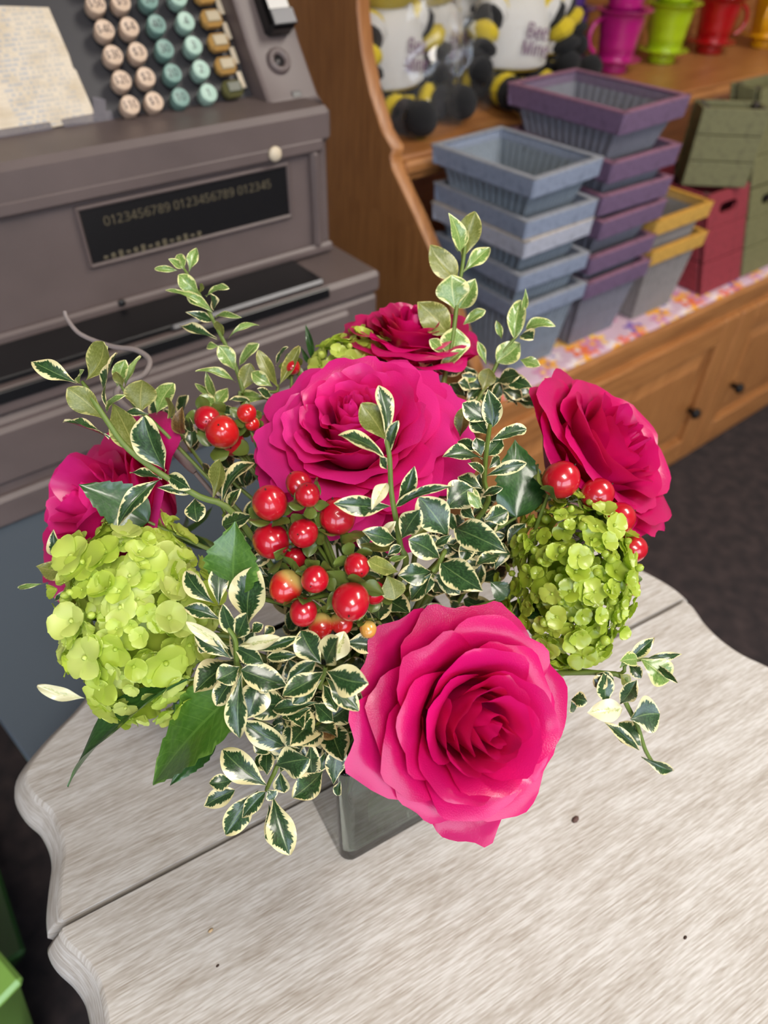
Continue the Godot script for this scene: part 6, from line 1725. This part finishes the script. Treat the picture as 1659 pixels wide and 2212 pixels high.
func green_bin(t: Node3D, s: Vector3, m: Material) -> void:
	var q := PackedVector2Array([Vector2(-s.x, -s.z) * 0.5, Vector2(s.x, -s.z) * 0.5, Vector2(s.x, s.z) * 0.5, Vector2(-s.x, s.z) * 0.5])
	part("bin_wall", slab(q, [Vector2(-0.006, s.y - 0.012), Vector2(-0.008, s.y - 0.02), Vector2(-minf(s.x, s.z) * 0.44, 0.002), Vector2(-minf(s.x, s.z) * 0.45, 0.001)]), m, t)
	part("bin_lid", box(Vector3(s.x, 0.012, s.z), 0.004), m, t, at(0, s.y - 0.006, 0))

func goods() -> void:
	var z := -0.022
	# blue stack, topmost first
	var g := "stacked blue-grey planters"
	var names := ["topmost open blue-grey planter of the blue stack", "second blue-grey planter from the top of the blue stack", "pale blue planter in the middle of the blue stack", "second blue-grey planter from the bottom of the blue stack", "bottom blue-grey planter of the blue stack"]
	var b := [[-0.578, 0.826, 0.06], [-0.570, 0.766, 0.0], [-0.571, 0.737, 0.03], [-0.563, 0.682, -0.02], [-0.552, 0.626, 0.0]]
	var hs := [0.075, 0.075, 0.075, 0.09, 0.142]
	for i in 5:
		pot("pot_pale" if i == 2 else "pot_blue", "pot_blue_body", names[i], b[i][0], b[i][1] - hs[i], z - 0.105, b[i][2], Vector3(0.158, hs[i], 0.205), 0.027, g)
	g = "stacked purple planters"
	names = ["topmost open purple planter of the purple stack", "second purple planter from the top of the purple stack", "third purple planter from the top of the purple stack", "fourth purple planter from the top of the purple stack", "fifth purple planter from the top of the purple stack", "bottom purple planter of the purple stack"]
	b = [[-0.397, 0.885, 0.05], [-0.387, 0.815, 0.0], [-0.387, 0.766, -0.03], [-0.384, 0.726, 0.02], [-0.388, 0.668, 0.0], [-0.383, 0.622, 0.0]]
	hs = [0.078, 0.075, 0.07, 0.07, 0.075, 0.138]
	for i in 6:
		pot("pot_purple", "pot_purple_body", names[i], b[i][0], b[i][1] - hs[i], z - 0.115, b[i][2], Vector3(0.172, hs[i], 0.225), 0.031, g)
	g = "stacked yellow planters"
	names = ["upper yellow rimmed planter", "lower yellow rimmed grey planter"]
	b = [[-0.220, 0.690], [-0.206, 0.632]]
	hs = [0.09, 0.148]
	for i in 2:
		pot("pot_yellow", "pot_grey_body", names[i], b[i][0], b[i][1] - hs[i], z - 0.075, 0.0, Vector3(0.168, hs[i], 0.14), 0.028, g)
	crate("crate_red", "red slatted crate with a hand hole below the sideways olive crate", 0.006, 0.484, -0.115, 0.0, Vector3(0.142, 0.188, 0.17), 0.27, true)
	crate("crate_olive", "olive slatted crate with a hand hole, bottom of the right stack", 0.165, 0.484, -0.06, 0.0, Vector3(0.16, 0.172, 0.06), 0.27, true)
	crate("crate_olive", "olive slatted crate with a hand hole, top of the right stack", 0.165, 0.658, -0.107, 0.0, Vector3(0.16, 0.172, 0.06), 0.27, true)
	crate("crate_olive", "olive slatted crate turned sideways on the red crate", 0.004, 0.674, -0.125, -0.73, Vector3(0.125, 0.14, 0.06), 0.0, false)
	# a yellow dish peeking over the crates
	var y := part(numbered("yellow_dish"), lathe([Vector2(0.0001, 0.0), Vector2(0.05, 0.0), Vector2(0.075, 0.03), Vector2(0.08, 0.045), Vector2(0.076, 0.046), Vector2(0.05, 0.006), Vector2(0.0001, 0.005)], 32), M.cup_yellow, self, SHOP * at(0.15, 0.484, -0.36))
	tag(y, "yellow round dish behind the olive crates", "dish")
	mug("cup_magenta", "magenta ribbed plastic cup planter with a big handle", 0.085, -0.475, -0.35, 0.95)
	mug("cup_lime", "lime green ribbed plastic cup planter", 0.262, -0.475, -1.9, 0.95)
	mug("cup_red", "red ribbed plastic cup planter", 0.455, -0.475, 2.6, 0.95)
	mug("cup_yellow", "yellow plastic cup planter at the right edge", 0.640, -0.44, 0.3, 0.95)
	mug("cup_purple", "purple plastic cup planter behind the magenta one", 0.0, -0.56, 1.0, 0.95)
	plush("bee plush in a white shirt wrapped in plastic beside the hutch side", Vector3(-0.570, 0.8005, -0.46), 0.25, 0.02, 1.2, ["Bee", "Mine"], true)
	plush("bee plush squeezed between two other bees", Vector3(-0.405, 0.8005, -0.52), 0.15, 0.10, 1.12, ["Bee", "Mine"], true)
	plush("foremost bee plush without a bag behind the purple planters", Vector3(-0.292, 0.8005, -0.44), -0.1, -0.04, 1.22, ["Bee", "Mine"], false)
	plush("bee plush at the far right of the row next to the purple cup", Vector3(-0.125, 0.8005, -0.53), 0.1, 0.0, 1.1, ["Bee", "Mine"], false)

func materials() -> void:
	# table
	mat("table_a", Color.WHITE, 0.55, {"albedo_texture": tex_of(grain_image(1024, 1024, 3, Color(0.80, 0.79, 0.775), Color(0.54, 0.49, 0.435), 0.015, 0.60, 0.40, 0.20))})
	M.table_a.uv1_scale = Vector3(1.6, 1.6, 1)
	mat("table_b", Color.WHITE, 0.55, {"albedo_texture": tex_of(grain_image(1024, 1024, 8, Color(0.80, 0.79, 0.775), Color(0.54, 0.49, 0.435), 0.015, 0.60, 0.40, 0.20))})
	M.table_b.uv1_scale = Vector3(1.6, 1.6, 1)
	mat("table_plain", Color(0.72, 0.68, 0.62), 0.6)
	mat("twig", Color(0.22, 0.14, 0.09), 0.8)
	mat("brown_bit", Color(0.34, 0.25, 0.22), 0.8)
	mat("pale_bit", Color(0.72, 0.62, 0.48), 0.8)
	# glass
	mat("glass", Color(0.80, 0.86, 0.83, 0.0), 0.0, {"transparency": BaseMaterial3D.TRANSPARENCY_ALPHA, "refraction_enabled": true, "refraction_scale": 0.05})
	mat("water", Color(0.84, 0.90, 0.85, 0.0), 0.0, {"transparency": BaseMaterial3D.TRANSPARENCY_ALPHA, "refraction_enabled": true, "refraction_scale": 0.033})
	# flowers
	var vein := bump_tex(0.03, 5, 3.0)
	var dew := bump_tex(0.11, 6, 5.0)
	for i in 3:
		mat("petal_front%d" % i, [Color(0.80, 0.06, 0.42), Color(0.83, 0.07, 0.45), Color(0.77, 0.05, 0.40)][i], 0.33, {"backlight_enabled": true, "backlight": Color(0.75, 0.10, 0.30), "clearcoat_enabled": true, "clearcoat": 0.35, "clearcoat_roughness": 0.18, "normal_enabled": true, "normal_texture": dew, "normal_scale": 0.13, "uv1_scale": Vector3(3, 2, 1)})
		mat("petal_light%d" % i, [Color(0.87, 0.15, 0.54), Color(0.90, 0.19, 0.58), Color(0.84, 0.12, 0.50)][i], 0.36, {"backlight_enabled": true, "backlight": Color(0.80, 0.14, 0.38), "clearcoat_enabled": true, "clearcoat": 0.3, "clearcoat_roughness": 0.22, "normal_enabled": true, "normal_texture": dew, "normal_scale": 0.13, "uv1_scale": Vector3(3, 2, 1)})
		mat("lime_pale%d" % i, [Color(0.80, 0.84, 0.46), Color(0.77, 0.83, 0.38), Color(0.71, 0.78, 0.30)][i], 0.45, {"backlight_enabled": true, "backlight": Color(0.65, 0.75, 0.22), "clearcoat_enabled": true, "clearcoat": 0.2, "clearcoat_roughness": 0.3})
		mat("lime_deep%d" % i, [Color(0.70, 0.76, 0.30), Color(0.66, 0.73, 0.26), Color(0.60, 0.67, 0.20)][i], 0.4, {"backlight_enabled": true, "backlight": Color(0.55, 0.66, 0.14), "clearcoat_enabled": true, "clearcoat": 0.4, "clearcoat_roughness": 0.15})
	mat("berry", Color.WHITE, 0.28, {"vertex_color_use_as_albedo": true, "clearcoat_enabled": true, "clearcoat": 0.9, "clearcoat_roughness": 0.06})
	mat("calyx", Color(0.36, 0.43, 0.17), 0.45, {"clearcoat_enabled": true, "clearcoat": 0.4, "clearcoat_roughness": 0.2})
	mat("stem", Color(0.38, 0.46, 0.18), 0.5)
	mat("tendril", Color(0.52, 0.48, 0.47), 0.6)
	for k in 7:
		var pool := []
		for i in ([4, 2, 2, 1, 1, 1, 1] as Array)[k]:
			pool.append(mat("leaf_%s_%d" % ["variegated young underside dry cream dark bright".split(" ")[k], i], Color.WHITE, 0.38, {"albedo_texture": tex_of(leaf_image(k, 40 + k * 11 + i * 5)), "texture_repeat": false, "clearcoat_enabled": true, "clearcoat": 0.15 if k in [2, 3] else 0.6, "clearcoat_roughness": 0.14, "backlight_enabled": true, "backlight": Color(0.22, 0.26, 0.08), "normal_enabled": true, "normal_texture": vein, "normal_scale": 0.25}))
		M["leaf%d" % k] = pool
	# hutch
	mat("pine", Color.WHITE, 0.42, {"albedo_texture": tex_of(grain_image(512, 512, 21, Color(0.68, 0.46, 0.26), Color(0.52, 0.32, 0.16), 0.006, 0.085, 0.5, 0.3)), "clearcoat_enabled": true, "clearcoat": 0.2, "clearcoat_roughness": 0.35, "uv1_scale": Vector3(1.4, 2.2, 1)})
	mat("knob", Color(0.10, 0.09, 0.09), 0.4, {"metallic": 0.5})
	mat("floral", Color.WHITE, 0.85, {"albedo_texture": floral_tex(), "uv1_scale": Vector3(3, 3, 1)})
	var worn := noise_tex(0.02, 61, [Color(0.82, 0.82, 0.82), Color(1, 1, 1), Color(0.9, 0.9, 0.9)])
	for d in [["pot_blue", Color(0.53, 0.57, 0.65)], ["pot_pale", Color(0.68, 0.69, 0.74)], ["pot_blue_body", Color(0.47, 0.51, 0.55)], ["pot_purple", Color(0.43, 0.34, 0.45)], ["pot_purple_body", Color(0.46, 0.46, 0.50)], ["pot_yellow", Color(0.80, 0.62, 0.28)], ["pot_grey_body", Color(0.52, 0.50, 0.49)], ["pot_blue_edge", Color(0.56, 0.57, 0.60)], ["pot_pale_edge", Color(0.70, 0.66, 0.62)], ["pot_purple_edge", Color(0.52, 0.36, 0.44)], ["pot_yellow_edge", Color(0.76, 0.56, 0.22)], ["crate_red", Color(0.54, 0.18, 0.22)], ["crate_olive", Color(0.43, 0.42, 0.28)], ["crate_red_post", Color(0.28, 0.16, 0.15)], ["crate_olive_post", Color(0.24, 0.21, 0.18)]]:
		mat(d[0], d[1], 0.65, {"albedo_texture": worn, "uv1_triplanar": true, "uv1_scale": Vector3(9, 9, 9)})
	mat("liner", Color(0.80, 0.82, 0.80, 0.05), 0.08, {"transparency": BaseMaterial3D.TRANSPARENCY_ALPHA})
	mat("film", Color(0.92, 0.92, 0.92, 0.025), 0.05, {"transparency": BaseMaterial3D.TRANSPARENCY_ALPHA})
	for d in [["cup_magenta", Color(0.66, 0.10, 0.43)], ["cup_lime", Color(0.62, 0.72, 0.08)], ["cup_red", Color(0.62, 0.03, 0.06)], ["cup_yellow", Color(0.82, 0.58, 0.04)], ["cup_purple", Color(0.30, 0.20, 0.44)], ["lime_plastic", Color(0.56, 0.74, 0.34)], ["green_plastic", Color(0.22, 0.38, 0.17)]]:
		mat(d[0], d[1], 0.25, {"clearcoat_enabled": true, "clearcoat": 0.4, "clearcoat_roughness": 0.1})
	for d in [["plush_black", Color(0.05, 0.05, 0.06)], ["plush_yellow", Color(0.80, 0.70, 0.12)], ["plush_white", Color(0.80, 0.79, 0.77)]]:
		mat(d[0], d[1], 0.95, {"rim_enabled": true, "rim": 0.5, "normal_enabled": true, "normal_texture": bump_tex(0.12, 71, 6.0), "uv1_scale": Vector3(6, 6, 1)})
	mat("print_purple", Color(0.44, 0.30, 0.42), 0.9)
	# register
	mat("taupe", Color(0.395, 0.345, 0.335), 0.45, {"albedo_texture": noise_tex(0.01, 81, [Color(0.90, 0.90, 0.90), Color(1, 1, 1)]), "uv1_triplanar": true, "uv1_scale": Vector3(4, 4, 4)})
	mat("plate", Color(0.17, 0.165, 0.18), 0.5)
	mat("black_enamel", Color(0.07, 0.07, 0.08), 0.35)
	mat("black_gloss", Color(0.03, 0.03, 0.035), 0.12)
	mat("steel", Color(0.36, 0.36, 0.37), 0.45, {"metallic": 0.9})
	mat("gunmetal", Color(0.25, 0.24, 0.24), 0.4, {"metallic": 0.7})
	mat("gilt", Color(0.36, 0.33, 0.26), 0.5)
	mat("ivory", Color(0.80, 0.74, 0.64), 0.5)
	mat("key_peach", Color(0.76, 0.66, 0.57), 0.4)
	mat("key_teal", Color(0.42, 0.55, 0.51), 0.4)
	mat("key_mint", Color(0.60, 0.71, 0.65), 0.4)
	mat("key_yellow", Color(0.68, 0.52, 0.28), 0.4)
	mat("key_yellow_face", Color(0.60, 0.54, 0.42), 0.4)
	mat("key_green", Color(0.34, 0.33, 0.18), 0.4)
	mat("key_green_face", Color(0.22, 0.24, 0.16), 0.4)
	mat("ink", Color(0.20, 0.17, 0.19), 0.6)
	mat("paper", Color.WHITE, 0.8, {"albedo_texture": paper_tex(), "texture_repeat": true, "uv1_scale": Vector3(5.2, 7.4, 1)})
	mat("tape", Color(0.45, 0.43, 0.46, 0.4), 0.3, {"transparency": BaseMaterial3D.TRANSPARENCY_ALPHA})
	# shop
	mat("carpet", Color.WHITE, 0.95, {"albedo_texture": noise_tex(0.02, 91, [Color(0.13, 0.11, 0.115), Color(0.19, 0.155, 0.155), Color(0.25, 0.205, 0.20)], 512, 5), "uv1_world_triplanar": true, "uv1_triplanar": true, "uv1_scale": Vector3(2.2, 2.2, 2.2)})
	mat("plaster", Color(0.62, 0.59, 0.56), 0.9)
	mat("white_paint", Color(0.85, 0.85, 0.84), 0.5)
	mat("counter", Color(0.32, 0.36, 0.40), 0.38)
	mat("glow", Color(1, 1, 1), 0.6, {"emission_enabled": true, "emission": Color(1.0, 0.96, 0.90), "emission_energy_multiplier": 1.5})

func floral_tex() -> ImageTexture:
	var im := Image.create(256, 256, false, Image.FORMAT_RGB8)
	im.fill(Color(0.78, 0.66, 0.72))
	var r := RandomNumberGenerator.new()
	r.seed = 4
	var cols := [Color(0.46, 0.36, 0.64), Color(0.90, 0.62, 0.16), Color(0.86, 0.42, 0.28), Color(0.86, 0.80, 0.80), Color(0.76, 0.50, 0.62), Color(0.92, 0.74, 0.36)]
	for k in 90:
		var c := Vector2(r.randi() % 256, r.randi() % 256)
		var rad := r.randf_range(8, 20)
		var col: Color = cols[r.randi() % cols.size()]
		var petals := 5
		for y in range(-22, 23):
			for x in range(-22, 23):
				var d := Vector2(x, y)
				if d.length() < rad * (0.75 + 0.25 * cos(d.angle() * petals)):
					im.set_pixel(posmod(int(c.x) + x, 256), posmod(int(c.y) + y, 256), col if d.length() > rad * 0.25 else cols[(k + 1) % cols.size()])
	return tex_of(im)

func paper_tex() -> ImageTexture:
	var w := 256
	var h := 256
	var im := Image.create(w, h, false, Image.FORMAT_RGB8)
	var n1 := noise(0.02, 14, 4)
	var n2 := noise(0.35, 15, 2)
	for y in h:
		for x in w:
			var c := Color(0.82, 0.77, 0.69).lerp(Color(0.72, 0.65, 0.54), clampf(0.15 + 0.8 * n1.get_noise_2d(x, y), 0, 1))
			var line := y % 8
			var column := (x / 42) % 3
			if line < 4 and column != 2 and n2.get_noise_2d(x * 0.5, y / 8 * 31.0) > -0.12:
				c = c.lerp(Color(0.54, 0.58, 0.66) if column == 0 else Color(0.62, 0.62, 0.63), 0.5)
			elif line == 5:
				c = c.lerp(Color(0.66, 0.62, 0.58), 0.35)
			im.set_pixel(x, y, c)
	return tex_of(im)

var LAMP := 3.8

func _ready() -> void:
	rnd.seed = 2024
	# camera: a phone held over the table, tipped down
	var cam := Camera3D.new()
	cam.name = "camera"
	add_child(cam)
	cam.transform = Transform3D(Vector3(0.9997, 0.0166, -0.0154), Vector3(-0.0227, 0.7335, -0.6793), Vector3(0, 0.6794, 0.7337), Vector3(0, 1.16, 0))
	cam.near = 0.02
	cam.far = 30.0
	var lens := CameraAttributesPhysical.new()
	lens.frustum_focal_length = 16.82
	lens.frustum_focus_distance = 0.32
	lens.exposure_aperture = 5.2
	cam.attributes = lens
	cam.fov = 71.02
	cam.current = true
	# sky and daylight
	var env := Environment.new()
	var sky := Sky.new()
	var sm := ProceduralSkyMaterial.new()
	sm.sky_top_color = Color(0.72, 0.79, 0.90)
	sm.sky_horizon_color = Color(0.90, 0.92, 0.95)
	sm.ground_bottom_color = Color(0.42, 0.41, 0.40)
	sm.ground_horizon_color = Color(0.62, 0.62, 0.62)
	sm.sky_energy_multiplier = 1.0
	sm.energy_multiplier = 6.0
	sky.sky_material = sm
	env.background_mode = Environment.BG_SKY
	env.sky = sky
	env.tonemap_mode = Environment.TONE_MAPPER_LINEAR
	env.tonemap_exposure = 1.1
	env.sdfgi_enabled = true
	env.ssao_enabled = true
	env.ssil_enabled = true
	var we := WorldEnvironment.new()
	we.name = "world_environment"
	we.environment = env
	add_child(we)
	materials()
	shop()
	hutch()
	register()
	goods()
	table()
	var vx := vase()
	bouquet(vx)
